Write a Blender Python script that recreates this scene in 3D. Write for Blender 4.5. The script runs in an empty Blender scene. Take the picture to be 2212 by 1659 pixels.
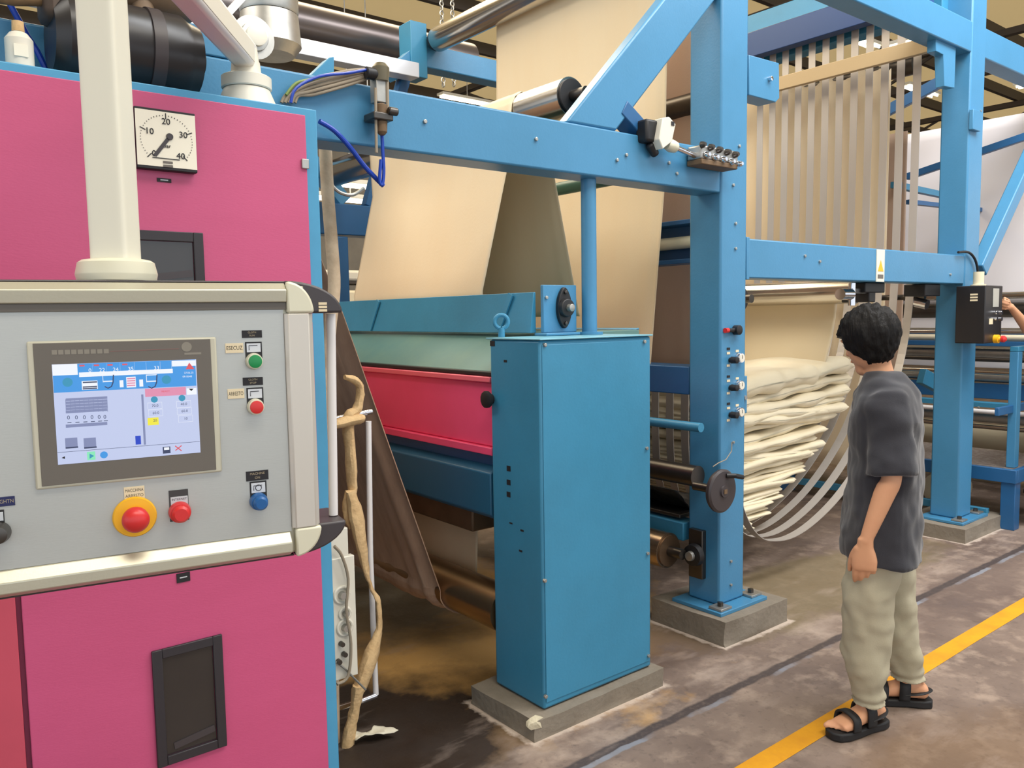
import bpy, bmesh, math, random
from mathutils import Vector, Matrix, noise
random.seed(7)
PI = math.pi
sc = bpy.context.scene
COL = sc.collection

# ------------------------------------------------------------------ camera
CAM = Vector((0, 0, 1.67))
FPX = 1747.3
RT = Vector((0.78126471, -0.6240088, -0.01544264))
UP = Vector((0.06468556, 0.05633065, 0.99631453))
FW = Vector((0.62083914, 0.77938429, -0.08437351))
cd = bpy.data.cameras.new('camera'); cam = bpy.data.objects.new('camera', cd); COL.objects.link(cam)
m = Matrix.Identity(4)
for i in range(3):
    m[i][0] = RT[i]; m[i][1] = UP[i]; m[i][2] = -FW[i]; m[i][3] = CAM[i]
cam.matrix_world = m
cd.sensor_width = 36; cd.lens = 36 * FPX / 2212; cd.clip_start = 0.05; cd.clip_end = 200
sc.camera = cam
sc.view_settings.view_transform = 'Standard'
sc.view_settings.look = 'None'
sc.view_settings.gamma = 1
sc.view_settings.use_curve_mapping = False
sc.view_settings.exposure = 0.0

# ------------------------------------------------------------------ daylight
w = bpy.data.worlds.new('sky'); sc.world = w; w.use_nodes = True
nt = w.node_tree; bg = nt.nodes['Background']
bg.inputs[0].default_value = (0.86, 0.93, 1.0, 1); bg.inputs[1].default_value = 1.45

def area_light(name, loc, size, power, color, target=None, sy=None):
    l = bpy.data.lights.new(name, 'AREA'); l.energy = power; l.color = color
    l.shape = 'RECTANGLE'; l.size = size; l.size_y = sy or size
    o = bpy.data.objects.new(name, l); COL.objects.link(o); o.location = loc
    if target is not None:
        o.rotation_euler = (Vector(target) - Vector(loc)).to_track_quat('-Z', 'Y').to_euler()
    return o
# unseen area lights added to brighten the aisle, the machine and the cloth
area_light('fill_aisle', (1.5, -1.2, 6.2), 5.0, 200, (1.0, 0.95, 0.86), (2.2, 1.6, 0), 1.2)
area_light('fill_bay', (4.3, 0.2, 6.3), 5.0, 310, (0.94, 0.97, 1.0), (5.9, 3.0, 1.6), 1.2)  # added fill for the web behind the straps
area_light('fill_machine', (3.0, 6.8, 6.3), 6.0, 300, (1.0, 0.84, 0.60), (3.0, 4.2, 0), 1.5)
area_light('fill_left', (-2.2, 5.2, 6.3), 5.0, 235, (1.0, 0.94, 0.86), (3.2, 3.9, 1.8), 1.5)  # added fill for the cloth faces turned to the left
area_light('fill_far', (6.6, .4, 6.2), 4.0, 260, (0.97, 0.97, 1.0), (8.4, 3.0, 2.2), 1.5)  # added fill for the white web

# ------------------------------------------------------------------ helpers
def px(x, y, ax, v):
    "point of the plane ax = v that lies on the sight line of photograph point (x, y)"
    d = FW + RT * ((x - 1106) / FPX) - UP * ((y - 829.5) / FPX)
    i = 'xyz'.index(ax)
    return CAM + d * ((v - CAM[i]) / d[i])

def s2l(c):
    return tuple(((v / 255) / 12.92 if v / 255 <= 0.04045 else ((v / 255 + 0.055) / 1.055) ** 2.4) for v in c)

MATS = {}
def mat(name, rgb, rough=0.5, metal=0.0, dirt=0.0, dirt_rgb=None, scale=6.0, bump=0.0, bscale=60.0,
        emit=None, spec=0.5, stretch=(1, 1, 1), lin=False, trans=0.0, sheen=0.0, coat=0.0):
    if name in MATS: return MATS[name]
    M = bpy.data.materials.new(name); M.use_nodes = True; MATS[name] = M
    t = M.node_tree; N = t.nodes; L = t.links; b = N['Principled BSDF']
    c = rgb if lin else s2l(rgb)
    b.inputs['Base Color'].default_value = (*c, 1)
    b.inputs['Roughness'].default_value = rough; b.inputs['Metallic'].default_value = metal
    b.inputs['Specular IOR Level'].default_value = spec
    if coat: b.inputs['Coat Weight'].default_value = coat
    if sheen: b.inputs['Sheen Weight'].default_value = sheen
    if dirt or bump:
        tc = N.new('ShaderNodeTexCoord'); mp = N.new('ShaderNodeMapping'); mp.inputs['Scale'].default_value = stretch
        L.new(tc.outputs['Object'], mp.inputs[0])
    if dirt:
        n = N.new('ShaderNodeTexNoise'); n.inputs['Scale'].default_value = scale; n.inputs['Detail'].default_value = 6
        n.inputs['Roughness'].default_value = 0.65
        L.new(mp.outputs[0], n.inputs[0])
        r = N.new('ShaderNodeMapRange'); r.inputs[1].default_value = 0.42; r.inputs[2].default_value = 0.72
        r.inputs[3].default_value = 0; r.inputs[4].default_value = dirt
        L.new(n.outputs[0], r.inputs[0])
        mx = N.new('ShaderNodeMix'); mx.data_type = 'RGBA'
        mx.inputs[6].default_value = (*c, 1)
        d = dirt_rgb and (dirt_rgb if lin else s2l(dirt_rgb)) or tuple(v * 0.45 for v in c)
        mx.inputs[7].default_value = (*d, 1)
        L.new(r.outputs[0], mx.inputs[0]); L.new(mx.outputs[2], b.inputs['Base Color'])
    if bump:
        n2 = N.new('ShaderNodeTexNoise'); n2.inputs['Scale'].default_value = bscale; n2.inputs['Detail'].default_value = 3
        L.new(mp.outputs[0], n2.inputs[0])
        bu = N.new('ShaderNodeBump'); bu.inputs['Strength'].default_value = bump; bu.inputs['Distance'].default_value = 0.01
        L.new(n2.outputs[0], bu.inputs['Height']); L.new(bu.outputs[0], b.inputs['Normal'])
    if emit:
        b.inputs['Emission Color'].default_value = (*c, 1); b.inputs['Emission Strength'].default_value = emit
    if trans:
        tr = N.new('ShaderNodeBsdfTranslucent'); tr.inputs[0].default_value = (*c, 1)
        mxs = N.new('ShaderNodeMixShader'); mxs.inputs[0].default_value = trans
        L.new(b.outputs[0], mxs.inputs[1]); L.new(tr.outputs[0], mxs.inputs[2])
        L.new(mxs.outputs[0], N['Material Output'].inputs[0])
    return M

BLUE = mat('blue_paint', (68, 132, 172), 0.38, dirt=0.35, dirt_rgb=(54, 114, 146), scale=2.2, bump=0.06, bscale=90)
BLUE2 = mat('deep_blue_paint', (36, 92, 140), 0.4, dirt=0.4, dirt_rgb=(30, 76, 118), scale=3)
TEAL = mat('teal_paint', (58, 134, 170), 0.42, dirt=0.4, dirt_rgb=(50, 114, 142), scale=2.5, bump=0.05, bscale=80)
GREEN = mat('faded_green_paint', (88, 126, 122), 0.45, dirt=0.5, dirt_rgb=(108, 138, 122), scale=5)
PINK = mat('pink_paint', (194, 80, 122), 0.42, dirt=0.35, dirt_rgb=(178, 68, 106), scale=1.6, bump=0.05, bscale=140, stretch=(0.6, 1, 3))
RED = mat('crimson_paint', (246, 80, 128), 0.42, dirt=0.3, dirt_rgb=(226, 64, 106), scale=3)
STEEL = mat('polished_steel', (196, 190, 182), 0.2, 1.0, dirt=0.2, scale=5, stretch=(1, 0.2, 1))
DSTEEL = mat('dark_steel', (92, 88, 84), 0.35, 0.9, dirt=0.3, scale=8)
CHROME = mat('chrome', (215, 215, 220), 0.12, 1.0)
GALV = mat('galvanised_steel', (178, 176, 170), 0.4, 0.8, dirt=0.3, scale=12)
BLACK = mat('black_rubber', (26, 25, 27), 0.5)
CHAR = mat('charcoal_plastic', (62, 56, 58), 0.42)
ALU = mat('warm_aluminium', (196, 192, 172), 0.36, 0.55, bump=0.02, bscale=200)
ALUC = mat('cream_cast_metal', (218, 214, 190), 0.4, 0.1)
PLATE = mat('brushed_front_plate', (186, 188, 184), 0.42, 0.45, bump=0.03, bscale=260, stretch=(0.2, 0.2, 3))
GREYB = mat('grey_bezel', (104, 98, 90), 0.5)
CREAM = mat('cream_label', (226, 210, 176), 0.6)
OFFW = mat('off_white_paint', (222, 216, 200), 0.4)
CLOTH = mat('beige_cloth', (240, 222, 190), 0.85, dirt=0.3, dirt_rgb=(234, 206, 164), scale=2.0, bump=0.12, bscale=220, stretch=(1, 1.5, 0.25), trans=0.12, spec=0.2)
CLOTHP = mat('cream_wet_cloth', (224, 212, 184), 0.5, dirt=0.3, dirt_rgb=(214, 198, 160), scale=3, spec=0.4, bump=0.1, bscale=40)
CLOTHD = mat('shaded_taupe_cloth', (206, 178, 156), 0.85, dirt=0.3, dirt_rgb=(176, 146, 124), scale=1.5, bump=0.1, bscale=200, trans=0.1, spec=0.2)  # darker cloth copy, the shade is put into its colour
WCLOTH = mat('white_cloth', (240, 236, 238), 0.85, trans=0.25, spec=0.2)
CONC = mat('plinth_concrete', (134, 124, 110), 0.85, dirt=0.6, dirt_rgb=(112, 102, 88), scale=7, bump=0.4, bscale=40)
CHIP = mat('chipped_plaster', (196, 186, 160), 0.9, bump=0.6, bscale=50)
SKIN = mat('skin', (214, 158, 120), 0.55, dirt=0.25, dirt_rgb=(196, 128, 96), scale=10)
HAIR = mat('black_hair', (15, 12, 11), 0.62, bump=0.5, bscale=160, stretch=(1, 1, 0.12), spec=0.25)
SHIRT = mat('charcoal_cotton', (40, 40, 47), 0.9, bump=0.1, bscale=300, sheen=0.3)
TROU = mat('stone_cotton', (178, 170, 146), 0.9, dirt=0.25, dirt_rgb=(160, 150, 124), scale=7, bump=0.1, bscale=200)
SAND = mat('black_sandal', (24, 24, 26), 0.6)
ROPE = mat('tan_cloth_strip', (212, 178, 130), 0.9, dirt=0.5, dirt_rgb=(160, 122, 78), scale=20, bump=0.4, bscale=60)
PIPEW = mat('white_pipe', (226, 222, 220), 0.35)
BROWN = mat('rusty_brown', (116, 92, 66), 0.7, dirt=0.5, scale=10)
NAVY = mat('blue_tube', (20, 62, 168), 0.35)
RUBCAB = mat('grey_cable', (150, 136, 116), 0.55)
YEL = mat('signal_yellow', (238, 178, 28), 0.45)
REDB = mat('button_red', (208, 44, 44), 0.35)
GRNB = mat('button_green', (20, 138, 74), 0.35)
BLUB = mat('button_blue', (22, 88, 150), 0.35)
INK = mat('ink', (28, 26, 30), 0.6)
SILV = mat('silver_print', (196, 200, 204), 0.45)
LTUBE = mat('lamp_tube', (255, 244, 214), 0.5, emit=7.0)

WLOC = {}
class MB:
    def __init__(s): s.bm = bmesh.new()
    def faces(s, pts, fs):
        v = [s.bm.verts.new(p) for p in pts]
        for f in fs:
            try: s.bm.faces.new([v[i] for i in f])
            except ValueError: pass
        return s
    def box(s, a, b, X=None):
        a = Vector(a); b = Vector(b)
        pts = [Vector((x, y, z)) for x in (a.x, b.x) for y in (a.y, b.y) for z in (a.z, b.z)]
        if X: pts = [X(p) for p in pts]
        return s.faces(pts, [(0, 1, 3, 2), (4, 6, 7, 5), (0, 4, 5, 1), (2, 3, 7, 6), (0, 2, 6, 4), (1, 5, 7, 3)])
    def prism(s, poly, d, X=None):
        "poly: 3D points of one face, d: extrusion vector"
        d = Vector(d); n = len(poly)
        pts = [Vector(p) for p in poly] + [Vector(p) + d for p in poly]
        if X: pts = [X(p) for p in pts]
        fs = [tuple(range(n)), tuple(range(2 * n - 1, n - 1, -1))] + [(i, i + n, (i + 1) % n + n, (i + 1) % n) for i in range(n)]
        return s.faces(pts, fs)
    def bar(s, p, q, w, h, upv=(0, 0, 1)):
        "rectangular bar p to q, w sideways, h along up"
        p = Vector(p); q = Vector(q); d = (q - p).normalized(); u = Vector(upv)
        sd = d.cross(u).normalized(); u = sd.cross(d).normalized()
        poly = [p + sd * (a * w / 2) + u * (b * h / 2) for a, b in ((-1, -1), (1, -1), (1, 1), (-1, 1))]
        return s.prism(poly, q - p)
    def tube(s, pts, r, n=12, cap=True, flat=1.0):
        pts = [Vector(p) for p in pts]; rs = r if isinstance(r, (list, tuple)) else [r] * len(pts)
        rings = []; prev = None
        for i, p in enumerate(pts):
            d = (pts[min(i + 1, len(pts) - 1)] - pts[max(i - 1, 0)]).normalized()
            if prev is None:
                a = d.orthogonal().normalized()
                if abs(d.z) < 0.9: a = d.cross(Vector((0, 0, 1))).normalized()
            else: a = (prev - d * prev.dot(d)).normalized()
            prev = a; b = d.cross(a)
            rings.append([s.bm.verts.new(p + (a * math.cos(2 * PI * k / n) + b * flat * math.sin(2 * PI * k / n)) * rs[i]) for k in range(n)])
        for A, B in zip(rings, rings[1:]):
            for k in range(n): s.bm.faces.new((A[k], A[(k + 1) % n], B[(k + 1) % n], B[k]))
        if cap:
            s.bm.faces.new(rings[0][::-1]); s.bm.faces.new(rings[-1])
        return s
    def cyl(s, p, q, r, n=24, r2=None):
        return s.tube([p, q], [r, r if r2 is None else r2], n)
    def lathe(s, p, d, prof, n=28):
        "prof: list of (distance along d, radius)"
        p = Vector(p); d = Vector(d).normalized()
        a = d.orthogonal().normalized(); b = d.cross(a); rings = []
        for h, r in prof:
            r = max(r, 1e-4)
            rings.append([s.bm.verts.new(p + d * h + (a * math.cos(2 * PI * k / n) + b * math.sin(2 * PI * k / n)) * r) for k in range(n)])
        for A, B in zip(rings, rings[1:]):
            for k in range(n): s.bm.faces.new((A[k], A[(k + 1) % n], B[(k + 1) % n], B[k]))
        s.bm.faces.new(rings[0][::-1]); s.bm.faces.new(rings[-1])
        return s
    def loft(s, rings, cap=True):
        R = [[s.bm.verts.new(p) for p in r] for r in rings]; n = len(R[0])
        for A, B in zip(R, R[1:]):
            for k in range(n): s.bm.faces.new((A[k], A[(k + 1) % n], B[(k + 1) % n], B[k]))
        if cap:
            s.bm.faces.new(R[0][::-1]); s.bm.faces.new(R[-1])
        return s
    def build(s, name, m, parent=None, bevel=0.0, smooth=True, sharp=35, sub=0, solid=0, vox=0, keepn=False):
        bm = s.bm
        if not solid and not keepn: bmesh.ops.recalc_face_normals(bm, faces=bm.faces)
        vs = [v.co for v in bm.verts]
        lo = Vector([min(v[i] for v in vs) for i in range(3)]); hi = Vector([max(v[i] for v in vs) for i in range(3)])
        c = Vector(((lo.x + hi.x) / 2, (lo.y + hi.y) / 2, lo.z))
        for v in bm.verts: v.co -= c
        me = bpy.data.meshes.new(name); bm.to_mesh(me); bm.free()
        me.materials.append(m)
        if smooth:
            me.shade_smooth(); me.set_sharp_from_angle(angle=math.radians(sharp))
        o = bpy.data.objects.new(name, me); COL.objects.link(o)
        if vox:
            md = o.modifiers.new('r', 'REMESH'); md.mode = 'VOXEL'; md.voxel_size = vox; md.use_smooth_shade = True
            md = o.modifiers.new('s', 'SMOOTH'); md.iterations = 4; md.factor = 0.5
        if solid:
            md = o.modifiers.new('s', 'SOLIDIFY'); md.thickness = solid; md.offset = 0
        if bevel:
            md = o.modifiers.new('b', 'BEVEL'); md.width = bevel; md.segments = 2; md.limit_method = 'ANGLE'; md.angle_limit = 0.6
            md.harden_normals = False
        if sub:
            md = o.modifiers.new('d', 'SUBSURF'); md.levels = sub; md.render_levels = sub
        WLOC[o.name] = c
        if parent:
            o.parent = parent; o.location = c - WLOC[parent.name]
        else: o.location = c
        return o
def tag(o, label=None, cat=None, group=None, kind=None):
    if label: o['label'] = label
    if cat: o['category'] = cat
    if group: o['group'] = group
    if kind: o['kind'] = kind
    return o
def thing(name, loc, label, cat, group=None):
    o = bpy.data.objects.new(name, None); COL.objects.link(o); o.location = loc; o.empty_display_size = 0.1
    WLOC[o.name] = Vector(loc); return tag(o, label, cat, group)
def struct(o): return tag(o, kind='structure')

def text(name, body, X, size, m, parent, depth=0.0006, align='CENTER', maxw=None):
    "X maps (u, v, w) to the world; text laid in the u, v plane"
    cu = bpy.data.curves.new('t', 'FONT'); cu.body = body; cu.size = size; cu.align_x = align; cu.align_y = 'CENTER'
    cu.extrude = depth; cu.resolution_u = 3
    to = bpy.data.objects.new('t', cu); COL.objects.link(to)
    dg = bpy.context.evaluated_depsgraph_get(); me = bpy.data.meshes.new_from_object(to.evaluated_get(dg))
    bpy.data.objects.remove(to); mb = MB(); mb.bm.from_mesh(me); bpy.data.meshes.remove(me)
    if not len(mb.bm.verts): return None
    if maxw:
        ww = max(v.co.x for v in mb.bm.verts) - min(v.co.x for v in mb.bm.verts)
        if ww > maxw:
            for v in mb.bm.verts: v.co.x *= maxw / ww
    for v in mb.bm.verts: v.co = X(v.co)
    return mb.build(name, m, parent, smooth=False)

# =================================================================== THE HALL
def floor_mat():
    M = bpy.data.materials.new('worn_concrete_floor'); M.use_nodes = True; t = M.node_tree; N = t.nodes; L = t.links
    b = N['Principled BSDF']; geo = N.new('ShaderNodeNewGeometry')
    def nz(scale, det=6, st=(1, 1, 1), rough=0.6):
        mp = N.new('ShaderNodeMapping'); mp.inputs['Scale'].default_value = st; L.new(geo.outputs['Position'], mp.inputs[0])
        n = N.new('ShaderNodeTexNoise'); n.inputs['Scale'].default_value = scale; n.inputs['Detail'].default_value = det
        n.inputs['Roughness'].default_value = rough; L.new(mp.outputs[0], n.inputs[0]); return n.outputs[0]
    def rng(s, a, b_, c=0, d=1):
        r = N.new('ShaderNodeMapRange'); r.inputs[1].default_value = a; r.inputs[2].default_value = b_
        r.inputs[3].default_value = c; r.inputs[4].default_value = d; L.new(s, r.inputs[0]); return r.outputs[0]
    def mix(f, a, c):
        mx = N.new('ShaderNodeMix'); mx.data_type = 'RGBA'; L.new(f, mx.inputs[0])
        for k, q in ((6, a), (7, c)):
            if isinstance(q, tuple): mx.inputs[k].default_value = (*s2l(q), 1)
            else: L.new(q, mx.inputs[k])
        return mx.outputs[2]
    c = mix(rng(nz(1.4), 0.35, 0.68), (140, 122, 110), (104, 88, 80))
    c = mix(rng(nz(7, 8), 0.5, 0.66, 0, 0.6), c, (172, 152, 136))
    c = mix(rng(nz(30, 4), 0.56, 0.72, 0, 0.5), c, (84, 72, 66))
    # oil and rust stains round the washing section, with their own ragged outline
    sp = N.new('ShaderNodeSeparateXYZ'); L.new(geo.outputs['Position'], sp.inputs[0])
    def math_(op, a, b_=None):
        q = N.new('ShaderNodeMath'); q.operation = op
        for k, s in ((0, a), (1, b_)):
            if s is None: continue
            if isinstance(s, (int, float)): q.inputs[k].default_value = s
            else: L.new(s, q.inputs[k])
        return q.outputs[0]
    def blob(cx, cy, rx, ry):
        dx = math_('DIVIDE', math_('SUBTRACT', sp.outputs[0], cx), rx); dy = math_('DIVIDE', math_('SUBTRACT', sp.outputs[1], cy), ry)
        d = math_('SQRT', math_('ADD', math_('MULTIPLY', dx, dx), math_('MULTIPLY', dy, dy)))
        return math_('ADD', d, math_('MULTIPLY', math_('SUBTRACT', wn, 0.5), 1.1))
    wn = nz(2.6, 7)  
    c = mix(rng(blob(2.2, 3.5, 1.6, 1.25), 1.0, 0.72), c, (204, 158, 92))
    c = mix(rng(blob(1.35, 2.75, 0.95, 0.7), 1.0, 0.6), c, (44, 32, 24))
    c = mix(rng(blob(2.25, 4.2, 1.0, 0.9), 1.0, 0.6, 0, 0.8), c, (88, 78, 64))
    c = mix(rng(blob(4.4, 2.65, 1.5, 0.42), 1.0, 0.75, 0, 0.7), c, (118, 104, 74))
    c = mix(rng(blob(3.0, 1.2, 0.7, 0.35), 1.0, 0.6, 0, 0.55), c, (112, 84, 52))
    c = mix(rng(blob(3.05, 2.62, .75, .30), 1.0, .6, 0, .75), c, (84, 68, 60))
    c = mix(rng(blob(4.9, 2.0, 1.3, .30), 1.0, .6, 0, .55), c, (98, 82, 76))
    for (ax, bx_, ay, by) in ((1.945, 2.70, 2.335, 2.76), (3.255, 3.80, 2.41, 2.90), (6.02, 6.72, 2.41, 2.90)):
        qx = math_('SUBTRACT', math_('ABSOLUTE', math_('SUBTRACT', sp.outputs[0], (ax + bx_) / 2)), (bx_ - ax) / 2)
        qy = math_('SUBTRACT', math_('ABSOLUTE', math_('SUBTRACT', sp.outputs[1], (ay + by) / 2)), (by - ay) / 2)
        dd = math_('ADD', math_('MAXIMUM', qx, qy), math_('MULTIPLY', math_('SUBTRACT', nz(14, 6), .5), .10))
        c = mix(rng(dd, .035, .012, 0, .8), c, (206, 190, 176))
    wob = math_('MULTIPLY', math_('SUBTRACT', nz(9, 6), 0.5), 0.035)
    yy = math_('ADD', sp.outputs[1], wob)
    fine = nz(40, 5); patch = nz(3.2, 5, (1, .4, 1))
    band = lambda y0, hw, soft: rng(math_('ABSOLUTE', math_('SUBTRACT', yy, y0)), hw, hw + soft, 1, 0)
    c = mix(math_('MULTIPLY', band(2.235, .075, .05), rng(nz(6, 8, (.5, 1, 1)), .48, .66, 0, .5)), c, (184, 166, 152))
    c = mix(math_('MULTIPLY', band(2.112, .017, .012), rng(fine, .2, .5, .55, 1)), c, (74, 64, 62))
    c = mix(math_('MULTIPLY', band(2.080, .010, .006), rng(patch, .40, .56, 0, .9)), c, (136, 140, 150))
    c = mix(rng(nz(5, 8, (.35, 1, 1)), .58, .74, 0, .4), c, (176, 158, 146))
    L.new(c, b.inputs['Base Color'])
    L.new(rng(nz(2.2), 0.35, 0.65, 0.42, 0.75), b.inputs['Roughness'])
    bu = N.new('ShaderNodeBump'); bu.inputs['Strength'].default_value = 0.35; bu.inputs['Distance'].default_value = 0.01
    L.new(nz(16, 8), bu.inputs['Height']); L.new(bu.outputs[0], b.inputs['Normal'])
    return M
fl = MB().box((-10, -8, -0.1), (26, 18, 0)).build('floor', floor_mat(), smooth=False); struct(fl)
# painted aisle line
yb = MB(); n = 60
for i in range(n):
    x0 = 0.5 + i * 0.25
    e = [0.0035 * noise.noise(Vector((x, k * 9.1, 0))) for x in (x0 * 5, x0 * 5 + 1.25) for k in (0, 1)]
    yb.faces([(x0, 1.638 + e[0], 0.0015), (x0 + .25, 1.638 + e[2], 0.0015), (x0 + .25, 1.728 + e[3], 0.0015), (x0, 1.728 + e[1], 0.0015)], [(0, 1, 2, 3)])
bmesh.ops.remove_doubles(yb.bm, verts=yb.bm.verts, dist=0.001)
struct(yb.build('trim_1', mat('floor_yellow', (222, 156, 12), 0.65, dirt=0.6, dirt_rgb=(190, 118, 22), scale=5, bump=0.1)))

ROOF = mat('translucent_roof_sheet', (226, 208, 174), 0.8, dirt=0.3, dirt_rgb=(196, 176, 142), scale=1, trans=0.75)
PUR = mat('dark_purlin', (66, 58, 52), 0.6)
struct(MB().box((-12, -8, 7.1), (26, 18, 7.12)).build('ceiling', ROOF, smooth=False))
k = 2
for i in range(15):
    y = -6.5 + i * 1.65
    struct(MB().box((-12, y - 0.05, 6.86), (26, y + 0.05, 7.08)).build('trim_%d' % k, PUR)); k += 1
for x in (-7, -1, 5, 11, 17, 23):
    q = MB().box((x - .08, -8, 6.1), (x + .08, 18, 6.22)).box((x - .08, -8, 6.72), (x + .08, 18, 6.84))
    for j in range(20):
        y0 = -8 + j * 1.3; a = (x, y0, 6.2 if j % 2 else 6.75); b = (x, y0 + 1.3, 6.75 if j % 2 else 6.2)
        q.bar(a, b, 0.05, 0.05)
    struct(q.build('trim_%d' % k, PUR)); k += 1
WALL = mat('hall_wall', (168, 160, 146), 0.9, dirt=0.4, scale=1)
struct(MB().box((-12, 18, 0), (26, 18.2, 7.1)).build('wall_back', WALL))
struct(MB().box((26, -8, 0), (26.2, 18, 7.1)).build('wall_right', WALL))

# =================================================================== MACHINE FRAME
Y0, Y1 = 2.55, 2.70           # near frame
def sqtube(a, b, hole=0.0): return MB().box(a, b)
frame = thing('steel_gantry', (3.5, 2.62, 0.12), 'tall pale blue steel gantry of columns and beams carrying the cloth rollers', 'machine frame')
def column(x0, x1, y0, y1, z0, z1, p=frame):
    return MB().box((x0, y0, z0), (x1, y1, z1)).build('column', BLUE, p, bevel=0.012)
column(3.385, 3.602, Y0, Y1 + 0.05, 0.145, 4.6)
column(6.215, 6.45, Y0, Y1 + 0.05, 0.12, 5.0)
MB().box((-0.6, Y0 + 0.004, 2.265), (3.384, Y1, 2.474)).build('beam', BLUE, frame, bevel=0.008)
MB().box((3.603, Y0 + 0.004, 1.845), (6.214, Y1, 2.05)).build('beam', BLUE, frame, bevel=0.008)
MB().box((3.603, Y0 + 0.004, 3.47), (8.6, Y1, 3.68)).build('beam', BLUE, frame, bevel=0.008)
# end cap plates of the beams
MB().box((3.6035, Y0 + .001, 1.838), (3.63, Y1 + .003, 2.057)).build('end_plate', BLUE, frame, bevel=0.003)
# leaning brace standing on the long beam
a, b = px(1225, 262, 'y', 2.56), px(1332, 280, 'y', 2.56)
c_, d_ = px(1432, 0, 'y', 2.56), px(1545, 0, 'y', 2.56)
t = 1.28
a.z = b.z = 2.476
MB().prism([a, b, b + (d_ - b) * t, a + (c_ - a) * t], (0, 0.075, 0)).build('brace', BLUE, frame, bevel=0.01)
e1 = Vector((2.70, 2.605, 2.585)); MB().bar(e1, (2.83, 2.605, 2.505), 0.1, 0.07).build('brace_lug', BLUE2, frame, bevel=0.004)
# right-hand brace beyond the end column
bq0, bq1 = px(2112, 585, 'y', 2.63), px(2238, 310, 'y', 2.63)
MB().bar(bq0, bq0 + (bq1 - bq0) * 1.9, 0.10, 0.11).build('brace', BLUE, frame, bevel=0.01)
# bolts and scars on the front faces
def bolt(p, r=0.009, par=frame, m=GALV, d=(0, -1, 0), h=0.008, nm='bolt'):
    return MB().lathe(p, d, [(-0.002, r), (h, r), (h + 0.001, r * 0.8)], 6).build(nm, m, par)
for (x, y) in [(917, 263), (1157, 301), (1332, 346), (1352, 335), (1444, 352), (1461, 375)]: bolt(px(x, y, 'y', Y0 + 0.004), 0.008)
for (x, y) in [(1583, 400), (1588, 483), (1588, 537), (1583, 955), (1578, 1212), (1578, 1263), (1596, 316)]: bolt(px(x, y, 'y', Y0), 0.008)
for (x, y) in [(1770, 565), (1738, 553), (2052, 593), (2113, 880), (2118, 240)]: bolt(px(x, y, 'y', Y0 + (0.004 if y < 620 and x < 2070 else 0)), 0.009)
# base plates with bolted clamps
def base(xa, xb, ya, yb_, z):
    MB().box((xa, ya, z), (xb, yb_, z + 0.02)).build('base_plate', BLUE, frame, bevel=0.003)
    for (x, y) in ((xa + .06, ya + .05), (xb - .05, yb_ - .05), (xb - .05, ya + .07)):
        q = MB().box((x - .045, y - .04, z + .0205), (x + .045, y + .04, z + .034)).build('clamp_plate', GALV, frame, bevel=0.002)
        bolt((x, y, z + .034), 0.016, q, DSTEEL, (0, 0, 1), 0.02)
base(3.30, 3.70, 2.47, 2.79, 0.125)
base(6.12, 6.56, 2.47, 2.79, 0.100)
def plinth(xa, xb, ya, yb_, z, label):
    bm = bmesh.new(); bmesh.ops.create_cube(bm, size=1)
    bmesh.ops.subdivide_edges(bm, edges=bm.edges, cuts=9, use_grid_fill=True)
    for v in bm.verts:
        u = v.co + Vector((.5, .5, .5)); p = Vector((xa + (xb - xa) * u.x, ya + (yb_ - ya) * u.y, z * u.z))
        if p.z > 0.01: p += Vector((noise.noise(p * 6), noise.noise(p * 6 + Vector((5, 0, 0))), noise.noise(p * 5) * 0.35)) * 0.012
        v.co = p
    q = MB(); q.bm.free(); q.bm = bm
    return tag(q.build('concrete_plinth', CONC, bevel=0), label, 'concrete plinth', 'concrete plinths under the machine feet')
p1 = plinth(1.945, 2.70, 2.335, 2.76, 0.082, 'low chipped concrete plinth under the tall teal housing')
ch = MB()
for (cx, cy, cz, r) in [(1.968, 2.356, 0.066, 0.046)]:
    bm2 = bmesh.new(); bmesh.ops.create_icosphere(bm2, subdivisions=2, radius=1)
    vs = [Vector(v.co) for v in bm2.verts]; fs = [[v.index for v in f.verts] for f in bm2.faces]; bm2.free()
    ch.faces([Vector((cx, cy, cz)) + Vector((v.x, v.y * .5, v.z * .6)) * r * (1 + .5 * noise.noise(v * 2 + Vector((cx * 50, 0, 0)))) for v in vs], fs)
ch.build('chipped_corner', CHIP, p1)
plinth(3.255, 3.80, 2.41, 2.90, 0.125, 'square concrete plinth under the middle blue column')
plinth(6.02, 6.72, 2.41, 2.90, 0.10, 'concrete plinth under the far blue column behind the standing person')

# bracket plate on the middle column and the cross rail it carries
br = MB().prism([px(1618, 118, 'y', 2.6), px(1683, 136, 'y', 2.6), px(1684, 212, 'y', 2.6), px(1676, 221, 'y', 2.6), px(1618, 205, 'y', 2.6)], (0, 0.11, 0)).build('bracket', BLUE, frame, bevel=0.004)
bolt(px(1661, 171, 'y', 2.6), 0.013, br, CHROME, h=0.02)
MB().prism([px(2022, 55, 'y', 2.58), px(2040, 62, 'y', 2.58), px(2066, 78, 'y', 2.58), px(2062, 190, 'y', 2.58), px(2040, 186, 'y', 2.58), px(2038, 118, 'y', 2.58), px(2022, 110, 'y', 2.58)], (0, 0.06, 0)).build('bracket', BLUE, frame, bevel=0.003)
MB().box((6.2, 2.52, 2.93), (6.33, 2.549, 3.07)).build('bracket', BLUE, frame, bevel=0.004)
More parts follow.
